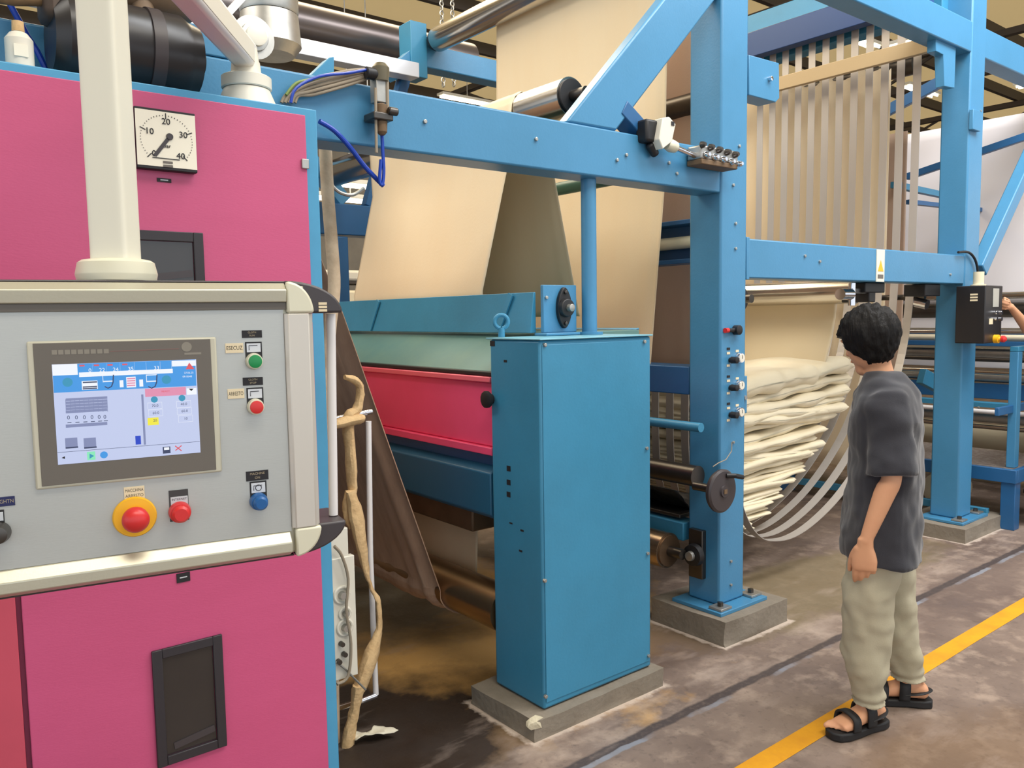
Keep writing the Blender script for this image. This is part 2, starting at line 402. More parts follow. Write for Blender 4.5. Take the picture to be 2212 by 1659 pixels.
# far side frame (same section, y about 5.3)
F0, F1 = 5.30, 5.45
ff = frame
for x0, zt, wd_, yd in ((2.66, 2.25, .085, .05), (6.2, 4.0, .12, .15)): MB().box((x0, F0, 0), (x0 + wd_, F0 + yd, zt)).build('column', BLUE2, ff, bevel=0.008)
MB().box((-0.8, F0 - .004, 2.26), (6.3, F1 + .004, 2.48)).build('beam', BLUE2, ff, bevel=0.008)
MB().box((3.35, F0, 3.55), (8.6, F1, 3.72)).build('beam', BLUE, ff, bevel=0.008)
MB().box((0, F0 + .01, 1.3), (2.7, F1, 1.36)).build('beam', BLUE2, ff, bevel=0.008)
MB().bar((3.15, F0 + .05, 3.45), (3.5, F0 + .05, 3.75), .1, .1).build('bracket', BLUE, ff, bevel=.004)
MB().box((3.30, F0 - .02, 3.46), (3.44, F1, 3.86)).build('bracket', TEAL, ff, bevel=.004)
MB().bar((2.95, F0 + .07, 2.48), (3.3, F0 + .07, 3.5), .08, .08).build('brace', BLUE2, ff, bevel=.004)
MB().bar((2.2, F0 + .07, 3.1), (2.75, F0 + .07, 2.5), .1, .1).build('brace', BLUE, ff, bevel=.004)

# cross members joining near and far frame: (x, z0, z1, width) box or channel
cm = frame
MB().box((3.40, 2.76, 1.235), (3.58, F0, 1.385)).build('beam', BLUE2, cm, bevel=.006)
# open channel facing the aisle with a roller inside
ch = MB(); xc = 3.76; zc0, zc1 = px(1535, 566, 'x', xc).z, px(1535, 470, 'x', xc).z
for (z0, z1, x1) in ((zc0, zc0 + .025, xc), (zc1 - .025, zc1, xc)): ch.box((x1 - .06, 2.76, z0), (x1 + .08, F0, z1))
ch.box((xc + .06, 2.76, zc0 + .005), (xc + .08, F0, zc1 - .005)).build('channel', BLUE2, cm, bevel=.003)
MB().cyl((xc, 2.8, (zc0 + zc1) / 2), (xc, 5.2, (zc0 + zc1) / 2), 0.036).build('roller', ALUC, cm)
MB().cyl((3.30, 2.60, 1.085), (3.30, 5.2, 1.085), 0.024).build('tie_bar', TEAL, cm)
MB().box((3.38, 2.78, 0.44), (3.50, F0, 0.54)).build('beam', TEAL, cm, bevel=.006)
tz = px(1260, 398, 'x', 3.02).z
MB().cyl((3.02, 2.71, tz), (3.02, 5.2, tz), 0.035).build('tie_bar', mat('dark_green_paint', (40, 92, 84), 0.4), cm)
MB().box((6.0, 3.0, 3.99), (6.16, F0, 4.16)).box((6.12, 2.72, 3.78), (6.28, F0, 3.97)).build('beam', TEAL, cm, bevel=.005)
MB().box((5.9, 2.72, 3.78), (6.0, F0, 3.98)).build('beam', mat('navy_paint', (30, 66, 116), .45), cm, bevel=.005)

# =================================================================== ROLLERS
def roller(x, z, r, y0, y1, label, m=STEEL, shaft=True, group='steel guide rollers across the machine', cap=None):
    t = thing('guide_roller', (x, (y0 + y1) / 2, z - r), label, 'roller', group)
    MB().cyl((x, y0, z), (x, y1, z), r, 36).build('shell', m, t)
    if shaft:
        for ya, yb_ in ((y0 - .1, y0 - .0125), (y1 + .031, y1 + .1)): MB().cyl((x, ya, z), (x, yb_, z), r * .3, 16).build('shaft', DSTEEL, t)
        for ya, yb_ in ((y0 - .012, y0 - .001), (y1 + .001, y1 + .03)): MB().cyl((x, ya, z), (x, yb_, z), r * .88, 28).build('end_cap', cap or BLACK, t)
    return t
roller(2.585, 2.66, 0.088, 2.78, 5.20, 'polished steel roller above the long blue beam, with light cloth draped over its middle')
roller(3.50, 3.74, 0.088, 2.9, 5.22, 'highest polished roller, upper left of the hanging cloth, running back to a blue bracket')
roller(2.12, 0.385, 0.10, 2.71, 5.1, 'steel roller near the floor with brown cloth passing under it', mat('brown_roller', (150, 122, 92), .3, .9), False)
roller(3.28, 0.405, 0.095, 2.80, 5.1, 'brown-stained steel roller near the floor between teal housing and middle column', mat('worn_roller', (170, 148, 124), 0.25, .9), cap=mat('bronze_cap', (120, 96, 74), .4, .7))
roller(3.30, 0.83, 0.055, 2.62, 5.0, 'dark shaft roller behind the black handwheel', DSTEEL, False)
roller(5.35, 1.80, 0.085, 2.9, 5.0, 'steel roller under the right-hand blue beam, nearest the aisle')
roller(4.75, 1.76, 0.10, 3.42, 5.0, 'wide grey roller under the right-hand blue beam, beside the middle column', GALV)
roller(4.02, 2.93, 0.07, 2.95, 5.1, 'dark roller crossing the taupe web beside the middle column', DSTEEL, False)
roller(6.245, 3.495, 0.078, 2.95, 5.1, 'dark roller carrying the beige web behind the row of straps', DSTEEL, False)
# clamp at the end of the steel roller
cl = thing('bearing_bracket', (4.9, 2.72, 1.7), 'dark cast bearing bracket hanging under the right-hand blue beam', 'bearing')
MB().box((4.95, 2.62, 1.78), (5.2, 2.70, 1.844)).box((5.02, 2.63, 1.72), (5.1, 2.82, 1.80)).build('body', BLACK, cl, bevel=.006)
MB().cyl((4.72, 2.66, 1.77), (4.84, 2.66, 1.77), 0.035).cyl((4.86, 2.66, 1.70), (4.86, 2.66, 1.84), 0.022).build('fitting', CHROME, cl)
MB().bar((4.84, 2.66, 1.79), (5.1, 2.66, 1.79), .03, .03).build('arm', DSTEEL, cl)
cl = thing('bearing_bracket', (5.95, 2.72, 1.7), 'dark bearing block under the right-hand blue beam, next to the far column', 'bearing')
MB().box((5.72, 2.6, 1.76), (5.95, 2.75, 1.844)).build('body', BLACK, cl, bevel=.006)
MB().cyl((5.8, 2.62, 1.70), (5.8, 2.7, 1.72), 0.035).build('fitting', CHROME, cl)

# =================================================================== CLOTH WEBS
def web(name, near, far, label, m=CLOTH, fold=0.006, freq=9.0, edge=0.0, ny=70, seg=10, th=0.002, group=None):
    "near / far: polylines of the two selvedges; folds run along the web"
    def dense(pl):
        out = []
        for a, b in zip(pl, pl[1:]):
            for i in range(seg): out.append(Vector(a).lerp(Vector(b), i / seg))
        out.append(Vector(pl[-1])); return out
    A, B = dense(near), dense(far); mb = MB(); rows = []
    sd = random.random() * 50
    for i, (a, b) in enumerate(zip(A, B)):
        d = (A[min(i + 1, len(A) - 1)] - A[max(i - 1, 0)]).normalized(); s = (b - a).normalized(); nrm = d.cross(s).normalized()
        row = []
        for j in range(ny + 1):
            u = j / ny; p = a.lerp(b, u)
            f = fold * (noise.noise(Vector((u * freq + sd, i * 0.035, 0))) + 0.5 * noise.noise(Vector((u * freq * 2.7 + sd, i * .05, 3))))
            f += edge * math.exp(-u * (26 if edge < .015 else 9)) * math.sin(u * (90 if edge < .015 else 55))
            row.append(mb.bm.verts.new(p + nrm * f))
        rows.append(row)
    for r0, r1 in zip(rows, rows[1:]):
        for j in range(ny): mb.bm.faces.new((r0[j], r0[j + 1], r1[j + 1], r1[j]))
    o = mb.build(name, m, solid=th, sharp=180)
    return tag(o, label, 'cloth', group)
def arc(cx, cz, r, a0, a1, y, n=6):
    return [Vector((cx + r * math.cos(math.radians(a0 + (a1 - a0) * i / n)), y, cz + r * math.sin(math.radians(a0 + (a1 - a0) * i / n)))) for i in range(n + 1)]
# sheet A and B form a tent over the roller above the beam
R2 = (2.585, 2.66, 0.094)
nearAB = [Vector((2.322, 3.13, 1.66)), Vector((2.322, 3.13, 1.79)), Vector((2.459, 3.1, 2.371))] + arc(*R2, 168, -12, 3.1) + [Vector((2.761, 3.1, 2.367)), Vector((2.891, 3.1, 1.824)), Vector((2.93, 3.1, 1.66))]
farAB = [Vector((2.305, 4.4, 1.66)), Vector((2.305, 4.4, 1.80)), Vector((2.46, 4.42, 2.40))] + arc(*R2, 168, -12, 4.5) + [Vector((2.761, 4.5, 2.367)), Vector((2.891, 4.5, 1.82)), Vector((2.93, 4.5, 1.66))]
web('cloth_web', nearAB, farAB, 'pale beige cloth draped like a tent over the roller into the teal trough', CLOTH, 0.004, 6, 0.004, seg=5)
# tall web C hanging from the highest roller
n_ = arc(3.50, 3.74, 0.092, 120, 0, 3.1) + [px(1462, 110, 'y', 3.1), px(1436, 400, 'y', 3.1), px(1405, 790, 'y', 3.1), Vector((3.42, 3.1, .95))]
f_ = arc(3.50, 3.74, 0.092, 120, 0, 4.62) + [Vector((3.58, 4.62, 3.15)), Vector((3.54, 4.6, 2.4)), Vector((3.46, 4.6, 1.37)), Vector((3.40, 4.6, .95))]
n_[7].x = 3.62
web('cloth_web', n_, f_, 'tall cream cloth web hanging from the highest roller behind the leaning brace', CLOTH, 0.009, 4, 0.008, seg=5)
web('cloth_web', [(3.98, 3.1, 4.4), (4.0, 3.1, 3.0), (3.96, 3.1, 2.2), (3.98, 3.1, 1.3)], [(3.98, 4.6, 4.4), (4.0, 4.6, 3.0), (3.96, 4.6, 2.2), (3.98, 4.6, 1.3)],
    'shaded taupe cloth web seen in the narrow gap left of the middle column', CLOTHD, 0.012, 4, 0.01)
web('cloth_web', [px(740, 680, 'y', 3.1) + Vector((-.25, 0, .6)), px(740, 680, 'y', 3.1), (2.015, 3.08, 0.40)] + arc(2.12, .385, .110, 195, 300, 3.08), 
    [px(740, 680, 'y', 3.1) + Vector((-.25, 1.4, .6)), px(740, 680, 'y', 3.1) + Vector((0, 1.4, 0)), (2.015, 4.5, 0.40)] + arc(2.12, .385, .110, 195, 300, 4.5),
    'brown shaded cloth web slanting down under the floor-level roller', mat('shaded_brown_cloth', (196, 160, 132), .8, dirt=.5, dirt_rgb=(134, 104, 86), scale=3, bump=.1, bscale=200, stretch=(3, 3, .2)), 0.018, 6, 0.020, seg=8)  # same cloth in a darker brown that carries its shade
web('cloth_web', [(2.235, 3.1, 0.40), (2.26, 3.1, 1.0)], [(2.235, 4.5, 0.40), (2.26, 4.5, 1.0)], 'light brown cloth rising from the floor-level roller under the crimson box', CLOTH, 0.006, 5)
web('cloth_web', [(6.24, 3.1, 3.58), (6.18, 3.1, 3.56), (6.165, 3.1, 3.48), (6.16, 3.1, 3.0), (6.15, 3.1, 1.7), (6.1, 3.1, .42)], [(6.24, 4.6, 3.58), (6.18, 4.6, 3.56), (6.165, 4.6, 3.48), (6.16, 4.6, 3.0), (6.15, 4.6, 1.7), (6.1, 4.6, .42)],
    'tall beige cloth web behind the row of grey guide straps', CLOTH, 0.010, 8, 0.005)
web('cloth_web', [(5.452, 3.1, 1.82), (5.45, 3.1, 1.62), (5.40, 3.1, 1.47), (5.30, 3.1, 1.24)], [(5.452, 4.6, 1.82), (5.45, 4.6, 1.62), (5.40, 4.6, 1.47), (5.30, 4.6, 1.24)],
    'glossy beige cloth falling from the roller onto the folded pile', mat('glossy_cloth', (226, 208, 172), 0.45, trans=.15), 0.012, 3, seg=6)

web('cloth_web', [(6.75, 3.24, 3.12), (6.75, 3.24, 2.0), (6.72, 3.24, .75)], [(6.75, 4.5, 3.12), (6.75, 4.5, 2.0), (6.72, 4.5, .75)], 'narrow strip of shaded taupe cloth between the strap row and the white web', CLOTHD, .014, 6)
# =================================================================== J SCRAY: STRAPS AND PILE
js = thing('scray_straps', (5.2, 3.5, 0.2), 'curved cradle of narrow steel straps holding folded cloth, rising as vertical bands', 'strap cradle')
prof = [(3.9, 1.24), (3.9, .9), (3.93, .62), (4.02, .43), (4.15, .31), (4.3, .262), (4.5, .25), (4.75, .30), (5.05, .42), (5.35, .61), (5.6, .84), (5.8, 1.13), (5.93, 1.42), (6.0, 1.75), (6.02, 2.2), (6.03, 3.0), (6.03, 3.78), (6.03, 4.02)]
def catmull(P, n=5):
    out = []
    for i in range(len(P) - 1):
        p0, p1, p2, p3 = P[max(i - 1, 0)], P[i], P[i + 1], P[min(i + 2, len(P) - 1)]
        for k in range(n):
            t = k / n
            out.append(tuple(0.5 * (2 * p1[j] + (p2[j] - p0[j]) * t + (2 * p0[j] - 5 * p1[j] + 4 * p2[j] - p3[j]) * t * t + (3 * p1[j] - p0[j] - 3 * p2[j] + p3[j]) * t ** 3) for j in range(len(p1))))
    out.append(tuple(P[-1])); return out
sp_ = catmull(prof, 4)
STRAP = mat('steel_strap', (184, 178, 172), 0.38, 0.4)
for i in range(12):
    y = 2.84 + .119 * i; mb = MB(); rows = []
    for (x, z) in sp_: rows.append([mb.bm.verts.new((x, y - .029, z)), mb.bm.verts.new((x, y + .029, z))])
    for a, b in zip(rows, rows[1:]): mb.bm.faces.new((a[0], a[1], b[1], b[0]))
    mb.build('strap', STRAP, js, solid=0.004, smooth=False)
rl = MB().box((5.86, 2.64, 3.44), (5.90, 4.9, 3.545)).build('cross_rail', mat('tan_rail', (186, 164, 128), .5, .2), js, bevel=.004)
MB().cyl((5.98, 2.72, 4.0), (5.98, 4.6, 4.0), .012).build('hanger_rod', CHROME, js)
MB().cyl((6.05, 2.75, 1.76), (6.05, 4.6, 1.76), .02).build('hanger_rod', DSTEEL, js)
# pile
def xr(z):
    q = [(.25, 4.36), (.33, 4.56), (.45, 4.82), (.6, 5.10), (.8, 5.34), (1.0, 5.56), (1.2, 5.70), (1.5, 5.82)]
    for (a, b), (c, d) in zip(q, q[1:]):
        if z <= c: return b + (d - b) * max(0, (z - a)) / (c - a)
    return q[-1][1]
def xl(z):
    q = [(.25, 4.35), (.33, 4.15), (.45, 4.04), (.65, 3.96), (1.5, 3.93)]
    for (a, b), (c, d) in zip(q, q[1:]):
        if z <= c: return b + (d - b) * max(0, (z - a)) / (c - a)
    return q[-1][1]
pile = MB(); z = .275; kk = 0
while z < 1.25:
    g_ = min(1, (z - .27) / 1.0)
    th = (.009 + .040 * g_ ** 1.5) * random.uniform(.75, 1.35)
    last = z > 1.14
    x0 = xl(z) + .03 + random.uniform(0, .03); x1 = xr(z) - .05 - (random.uniform(0, .13 if g_ < .6 else .06) if not last else 0)
    NX, NY = 56, 30; sd = Vector((kk * 3.7, kk * 1.3, 0)); rows = []
    yo = 3.04 + random.uniform(-.035, .035)
    for j in range(NY + 1):
        v = j / NY
        if j < 7: y = yo + th * 1.3 * (1 - math.cos(j / 7 * PI / 2)); endf = math.sin((j + .35) / 7.35 * PI / 2)
        else: y = yo + th * 1.3 + (4.55 - yo) * ((j - 7) / (NY - 7)) ** 1.3; endf = 1
        top, bot = [], []
        for i in range(NX + 1):
            u = i / NX
            e_ = min(1, min(u, 1 - u) * (x1 - x0) / (th * 1.1)); w = max(.12, math.sqrt(1 - (1 - e_) ** 2))
            x = x0 + (x1 - x0) * u
            n1 = noise.noise(Vector((x * 2.2, y * 1.6, 0)) + sd * .25); n2 = noise.noise(Vector((x * 3.6, y * 3, 3)) + sd)
            n3 = noise.noise(Vector((x * 8, y * 5, 7)) + sd) * g_
            zc = z + .030 * n1 * (.3 + g_) + .035 * g_ * math.sin(u * 2.6 + kk * .9) + (.05 * u - .03) * g_
            hh = th * (.95 + .55 * n2 + .25 * n3) * w * endf
            yy = y - (.05 * n2 * g_ + .02 * n3) * (1 - v)
            top.append((x + .02 * n3 * (u > .9), yy, zc + hh)); bot.append((x, yy, zc - hh))
        rows.append(top + bot[::-1])
    pile.loft(rows)
    z += th * 1.5; kk += 1
tag(pile.build('folded_cloth_pile', CLOTHP, sharp=60), 'heap of cream cloth folded in many layers, sitting in the curved strap cradle', 'cloth pile')

# =================================================================== TEAL HOUSING
hz = thing('drive_housing', (2.36, 2.54, 0.085), 'tall teal sheet-metal housing standing on the chipped concrete plinth', 'machine housing')
HX0, HX1, HY0, HY1 = 2.035, 2.672, 2.38, 2.70
MB().box((HX0, HY0, .087), (HX1, HY1, 1.572)).build('body', TEAL, hz, bevel=.010)
MB().box((HX0 + .01, HY0 - .004, .115), (HX1 - .012, HY0 - .0002, 1.555)).build('front_cover', TEAL, hz, bevel=.0025)
MB().box((HX0 - .006, HY0 - .01, 1.5725), (HX1 + .003, HY1 + .02, 1.579)).build('top_plate', mat('pale_teal', (120, 178, 196), .35), hz, bevel=.002)
for (x, y) in [(1176, 745), (1391, 738), (1396, 968), (1176, 1254), (1400, 1416), (1178, 1504), (1398, 1195)]:
    bolt(px(x, y, 'y', HY0 - .004), .008, hz, GALV, nm='screw')
for (x, y, w_, h_) in [(1099, 1012, .012, .022), (1099, 1042, .012, .022), (1099, 1068, .012, .022), (1064, 742, .016, .022), (1092, 780, .01, .01), (1128, 1146, .01, .008), (1104, 1130, .01, .006), (1125, 1190, .01, .008)]:
    c = px(x, y, 'x', HX0); MB().box((HX0 - .0015, c.y - w_, c.z - h_ / 2), (HX0 - .0003, c.y + w_, c.z + h_ / 2)).build('slot', INK, hz)
c = px(1062, 862, 'x', HX0)
MB().lathe((HX0 - .0005, c.y, c.z), (-1, 0, 0), [(0, .022), (.012, .022), (.014, .03), (.02, .036), (.032, .036), (.036, .028)], 12).build('knob', BLACK, hz)
# lifting eye

def torus_pts(c, r, ax1, ax2, a0=0, a1=360, n=20):
    return [Vector(c) + (Vector(ax1) * math.cos(math.radians(a0 + (a1 - a0) * i / n)) + Vector(ax2) * math.sin(math.radians(a0 + (a1 - a0) * i / n))) * r for i in range(n + 1)]
c = px(1083, 703, 'y', 2.66)
MB().tube(torus_pts((c.x, 2.66, 1.645), .028, (.8, -.6, 0), (0, 0, 1), -80, 260), .009, 10).cyl((c.x, 2.66, 1.581), (c.x, 2.66, 1.62), .014).build('lifting_eye', TEAL, hz)

# post between housing and beam
tag(MB().cyl((2.545, 2.63, 1.581), (2.545, 2.63, 2.264), .034, 28).lathe((2.545, 2.63, 1.58), (0, 0, 1), [(0, .06), (.012, .06), (.013, .04)]).build('support_post', BLUE), 'round blue post standing on the teal housing under the long beam', 'post')

# =================================================================== WASHING BOX
wb = thing('washing_box', (2.6, 3.9, 1.0), 'teal and crimson washing compartment with sloping lid and trough behind the tall housing', 'washing machine section')
YA, YB = 2.72, 5.1
MB().prism([(2.262, 2.705, 1.5925), (2.283, 2.705, 1.77), (2.294, 2.705, 1.77), (2.294, 2.705, 1.5925)], (0, YB - YA, 0)).build('trough_wall', TEAL, wb, bevel=.002)
for yy in (2.85, 4.05): MB().bar((2.255, yy + .08, 1.60), (2.272, yy, 1.765), .03, .008, (1, 0, 0)).build('stiffener', TEAL, wb)
MB().prism([(2.95, YA, 1.591), (2.96, YA, 1.60), (2.97, YA, 1.60), (2.97, YA, 1.591)], (0, YB - YA, 0)).build('trough_wall', TEAL, wb, bevel=.002)
MB().prism([(2.07, YA, 1.435), (2.30, YA, 1.59), (2.97, YA, 1.59), (2.97, YA, 1.40), (2.07, YA, 1.40)], (0, YB - YA, 0)).build('sloping_lid', GREEN, wb, bevel=.003)
MB().box((2.06, YA, 1.413), (2.09, YB, 1.434)).build('seal', BLACK, wb, bevel=.006)
MB().box((2.045, YA, 1.388), (2.10, YB, 1.412)).build('box_rim', mat('rim_pink', (236, 104, 122), .4), wb, bevel=.004)
MB().box((2.07, YA, 1.11), (2.95, YB, 1.387)).build('box_body', RED, wb, bevel=.006)
MB().box((2.05, YA, 1.075), (2.12, YB, 1.109)).build('box_rim', RED, wb, bevel=.004)
MB().box((2.10, YA, 1.01), (2.95, YB, 1.074)).build('underframe', BLUE2, wb, bevel=.004)
MB().prism([(2.04, YA, 1.0), (2.08, YA, 1.02), (2.14, YA, 1.02), (2.14, YA, .80), (2.06, YA, .80), (2.04, YA, .82)], (0, YB - YA, 0)).build('crossbeam', mat('navy_teal', (34, 92, 124), .42), wb, bevel=.006)
MB().box((2.12, YA + .25, .68), (2.9, YB, .80)).build('drip_pan', mat('rusty_pan', (112, 88, 66), .5, .4, dirt=.6, scale=5), wb, bevel=.01)
# bearing plate with flange bearing
bp = thing('bearing_plate', (2.35, 2.62, 1.581), 'small blue plate with a black flange bearing, standing on the teal housing', 'bearing plate')
MB().box((2.295, 2.655, 1.593), (2.49, 2.675, 1.80)).box((2.28, 2.62, 1.5805), (2.48, 2.70, 1.5925)).build('plate', BLUE, bp, bevel=.003)
pc = Vector((2.405, 2.655, 1.70))
ov = []
for i in range(28):
    a_ = 2 * PI * i / 28; ov.append((pc.x + .040 * math.cos(a_) * (1 - .35 * abs(math.sin(a_)) ** 3), 2.655, pc.z + .090 * math.sin(a_)))
fb = MB().prism(ov, (0, -.02, 0)).lathe((pc.x, 2.635, pc.z), (0, -1, 0), [(0, .042), (.02, .038), (.022, .02)]).build('flange_bearing', BLACK, bp, bevel=.003)
MB().lathe((pc.x, 2.612, pc.z), (0, -1, 0), [(0, .016), (.022, .016), (.024, .012)], 16).build('shaft_end', GALV, bp)
for s in (-1, 1): bolt((pc.x, 2.635, pc.z + s * .068), .009, bp, DSTEEL)
bolt((2.31, 2.655, 1.745), .008, bp)

# =================================================================== MIDDLE COLUMN FITTINGS
hw = thing('handwheel', (3.28, 2.47, .74), 'black disc handwheel on the left side of the middle column', 'handwheel')
hc = px(1556, 1060, 'y', 2.44)
MB().lathe(hc, (0, -1, 0), [(-.012, .100), (0, .108), (.012, .108), (.02, .098), (.022, .03), (.03, .028)], 40).build('wheel', CHAR, hw)
MB().cyl(hc + Vector((0, .013, 0)), (hc.x, 2.60, hc.z), .022, 16).build('hub', DSTEEL, hw)
MB().box(hc + Vector((-.011, -.034, -.011)), hc + Vector((.011, -.0305, .011))).build('square_socket', BROWN, hw)
MB().tube([hc + Vector((.02, -.022, .075)), hc + Vector((.05, -.05, .075)), hc + Vector((.11, -.05, .06))], .012, 10).build('grip', BLACK, hw)
bg_ = thing('shaft_bearing', (3.34, 2.66, .30), 'greasy dark bearing on the lower left side of the middle column', 'bearing')
MB().box((3.350, 2.63, .27), (3.384, 2.72, .53)).build('plate', DSTEEL, bg_, bevel=.004)
MB().lathe((3.3445, 2.67, .40), (-1, 0, 0), [(0, .06), (.03, .055), (.034, .02)], 20).build('housing', BLACK, bg_)
MB().lathe((3.309, 2.67, .40), (-1, 0, 0), [(0, .026), (.02, .024)], 16).build('shaft_end', GALV, bg_)
# dial pressure regulators down the column
rg = [(1594, 773), (1594, 832), (1594, 890)]
for i, (x, y) in enumerate(rg):
    lab = ['topmost', 'middle', 'lowest'][i]
    c = px(x, y, 'y', Y0)
    t = thing('pressure_regulator', c, '%s of three chrome dial regulators on the middle blue column' % lab, 'pressure regulator', 'dial regulators on the middle column')
    MB().lathe(c + Vector((0, -.001, 0)), (0, -1, 0), [(0, .026), (.022, .026), (.025, .024)], 24).build('case', CHROME, t)
    MB().lathe(c + Vector((0, -.0262, 0)), (0, -1, 0), [(0, .021), (.001, .021)], 24).build('dial_face', OFFW, t)
    MB().box(c + Vector((-.0015, -.0285, -.004)), c + Vector((.0015, -.0275, .014))).build('pointer', INK, t)
    k = c + Vector((-.068, 0, -.008))
    MB().lathe(k + Vector((0, -.001, 0)), (0, -1, 0), [(0, .013), (.01, .013), (.011, .018), (.045, .016), (.047, .012)], 16).build('knob', BLACK, t)
    for (dx, dz, m_) in ((-.082, .028, CREAM), (-.082, -.036, CREAM), (-.082, .05, INK), (-.008, .036, CREAM)):
        q = c + Vector((dx, 0, dz)); MB().box(q + Vector((-.013, -.002, -.006)), q + Vector((.013, -.0004, .006))).build('label', m_, t)
c = px(1584, 713, 'y', Y0)
t = thing('selector_switch', c, 'black rotary switch with a red end above the regulators on the middle column', 'switch')
MB().lathe(c + Vector((0.012, -.001, 0)), (0, -1, 0), [(0, .025), (.03, .025), (.034, .018)], 20).build('knob', BLACK, t)
MB().cyl(c + Vector((-.012, -.012, 0)), c + Vector((-.06, -.012, 0)), .011, 14).build('stem', BLACK, t)
MB().cyl(c + Vector((-.0605, -.012, 0)), c + Vector((-.085, -.012, 0)), .013, 14).build('cap', REDB, t)
sp2 = px(1618, 842, 'y', 2.58)
t = thing('side_plate', (3.63, 2.6, 1.12), 'small blue notched plate bolted to the right side of the middle column', 'bracket')
MB().box((3.603, 2.58, 1.13), (3.66, 2.64, 1.33)).build('plate', BLUE, t, bevel=.004)
MB().lathe((3.635, 2.58, 1.215), (0, -1, 0), [(0, .013), (.012, .012)], 12).build('bolt', GALV, t)
# pull cord on the column
tag(MB().tube([px(1581, 955, 'y', 2.54), px(1580, 975, 'y', 2.535), px(1568, 993, 'y', 2.53), px(1552, 1000, 'y', 2.53), px(1540, 1008, 'y', 2.53)], .0025, 6).build('cord', RUBCAB), 'thin cord hanging on the middle column above the handwheel', 'cord')
# pneumatic actuator on the long beam
pa = thing('cloth_guider', (3.3, 2.48, 2.3), 'greasy metal actuator with white sensor head, right end of the long blue beam', 'actuator')
q0, q1 = px(1500, 322, 'y', 2.5), px(1580, 345, 'y', 2.5)
MB().box((q0.x, 2.46, q1.z - .03), (q1.x, 2.545, q0.z + .015)).build('valve_block', GALV, pa, bevel=.008)
for i in range(10):
    u = i / 9; c = q0.lerp(q1, u); MB().lathe((c.x, 2.458, c.z + .012 - .04 * (i % 2)), (0, -1, 0), [(0, .017), (.012, .015), (.024, .009)], 10).build('fitting', CHROME if i % 2 else DSTEEL, pa)
MB().box((q0.x + .0, 2.455, q1.z - .055), (q1.x - .01, 2.545, q1.z - .0305)).build('drip_tray', BROWN, pa, bevel=.004)
r0 = px(1458, 318, 'y', 2.5)
MB().cyl(r0, (q0.x, 2.5, q0.z - .03), .013, 16).build('rod', CHROME, pa)
MB().lathe(r0 + Vector((.0, 0, 0)), (-1, 0, .1), [(0, .026), (.03, .03), (.06, .022)], 16).build('rod_end', ALUC, pa)
r1 = px(1412, 282, 'y', 2.5)
MB().box(r1 + Vector((-.045, 0, -.05)), r1 + Vector((.035, .07, .05))).cyl(r1 + Vector((0, .03, -.05)), r1 + Vector((.05, .03, -.10)), .02).build('holder', BLACK, pa, bevel=.012)
s0 = [px(1432, 254, 'y', 2.47), px(1446, 252, 'y', 2.47), px(1460, 268, 'y', 2.47), px(1452, 306, 'y', 2.47), px(1432, 322, 'y', 2.47), px(1424, 300, 'y', 2.47)]
MB().prism(s0, (0, .05, 0)).build('sensor_head', OFFW, pa, bevel=.004)
MB().box(px(1450, 262, 'y', 2.469), px(1457, 272, 'y', 2.467)).build('sensor_lens', INK, pa)

# black plastic sheet lying between housing and column, under the strap cradle
mb = MB(); rows = []
for i in range(26):
    u = i / 25; row = []
    for j in range(26):
        v = j / 25; x = 3.42 + .36 * u; y = 2.85 + 1.2 * v
        row.append(mb.bm.verts.new((x, y, .70 - .12 * abs(math.sin(u * 3.2)) + .03 * noise.noise(Vector((u * 9, v * 6, 1))) - .10 * (u ** 2))))
    rows.append(row)
for a, b in zip(rows, rows[1:]):
    for j in range(25): mb.bm.faces.new((a[j], a[j + 1], b[j + 1], b[j]))
bt = thing('waste_tray', (3.6, 3.45, .50), 'dark tray draped in crumpled black plastic between teal housing and middle column', 'tray')
mb.build('plastic_sheet', mat('black_plastic_sheet', (40, 38, 36), .3, bump=.6, bscale=14), bt, solid=.003)
MB().box((3.40, 2.82, .555), (3.80, 4.2, .575)).build('tray', DSTEEL, bt, bevel=.004)

# =================================================================== PINK CABINET
CY = 2.25
ct = px(685, 237, 'y', CY); CXR, CZT = ct.x, ct.z
cab = thing('machine_cabinet', (.2, 2.38, 0), 'large pink cabinet with blue edges, pressure dial and dark windows behind the operator panel', 'machine cabinet')
MB().box((-1.2, CY + .004, 0.0), (CXR, 2.53, CZT)).build('carcass', mat('cabinet_blue', (72, 150, 190), .4, dirt=.3, scale=2), cab, bevel=.003)
pr = px(658, 241, 'y', CY).x
zb = px(0, 1296, 'y', CY)
sx = px(46, 1400, 'y', CY).x
MB().box((-1.2, CY - .004, px(200, 700, 'y', CY).z), (pr, CY + .003, CZT - .022)).build('door', PINK, cab, bevel=.002)
zs = px(200, 700, 'y', CY).z - .004
MB().box((sx + .006, CY - .004, .03), (pr, CY + .003, zs)).build('door', PINK, cab, bevel=.002)
MB().box((-1.2, CY - .004, .03), (sx - .006, CY + .003, zs)).build('door', mat('rose_paint', (190, 74, 94), .42, dirt=.3, scale=2), cab, bevel=.002)
MB().box((sx - .0055, CY - .001, .03), (sx + .0055, CY + .003, zs)).build('door_gap', mat('dark_gap', (96, 24, 52), .8), cab)
hg = px(656, 355, 'y', CY); MB().box((hg.x - .010, CY - .012, hg.z - .014), (hg.x + .012, CY - .0045, hg.z + .014)).build('hinge', GALV, cab, bevel=.002)
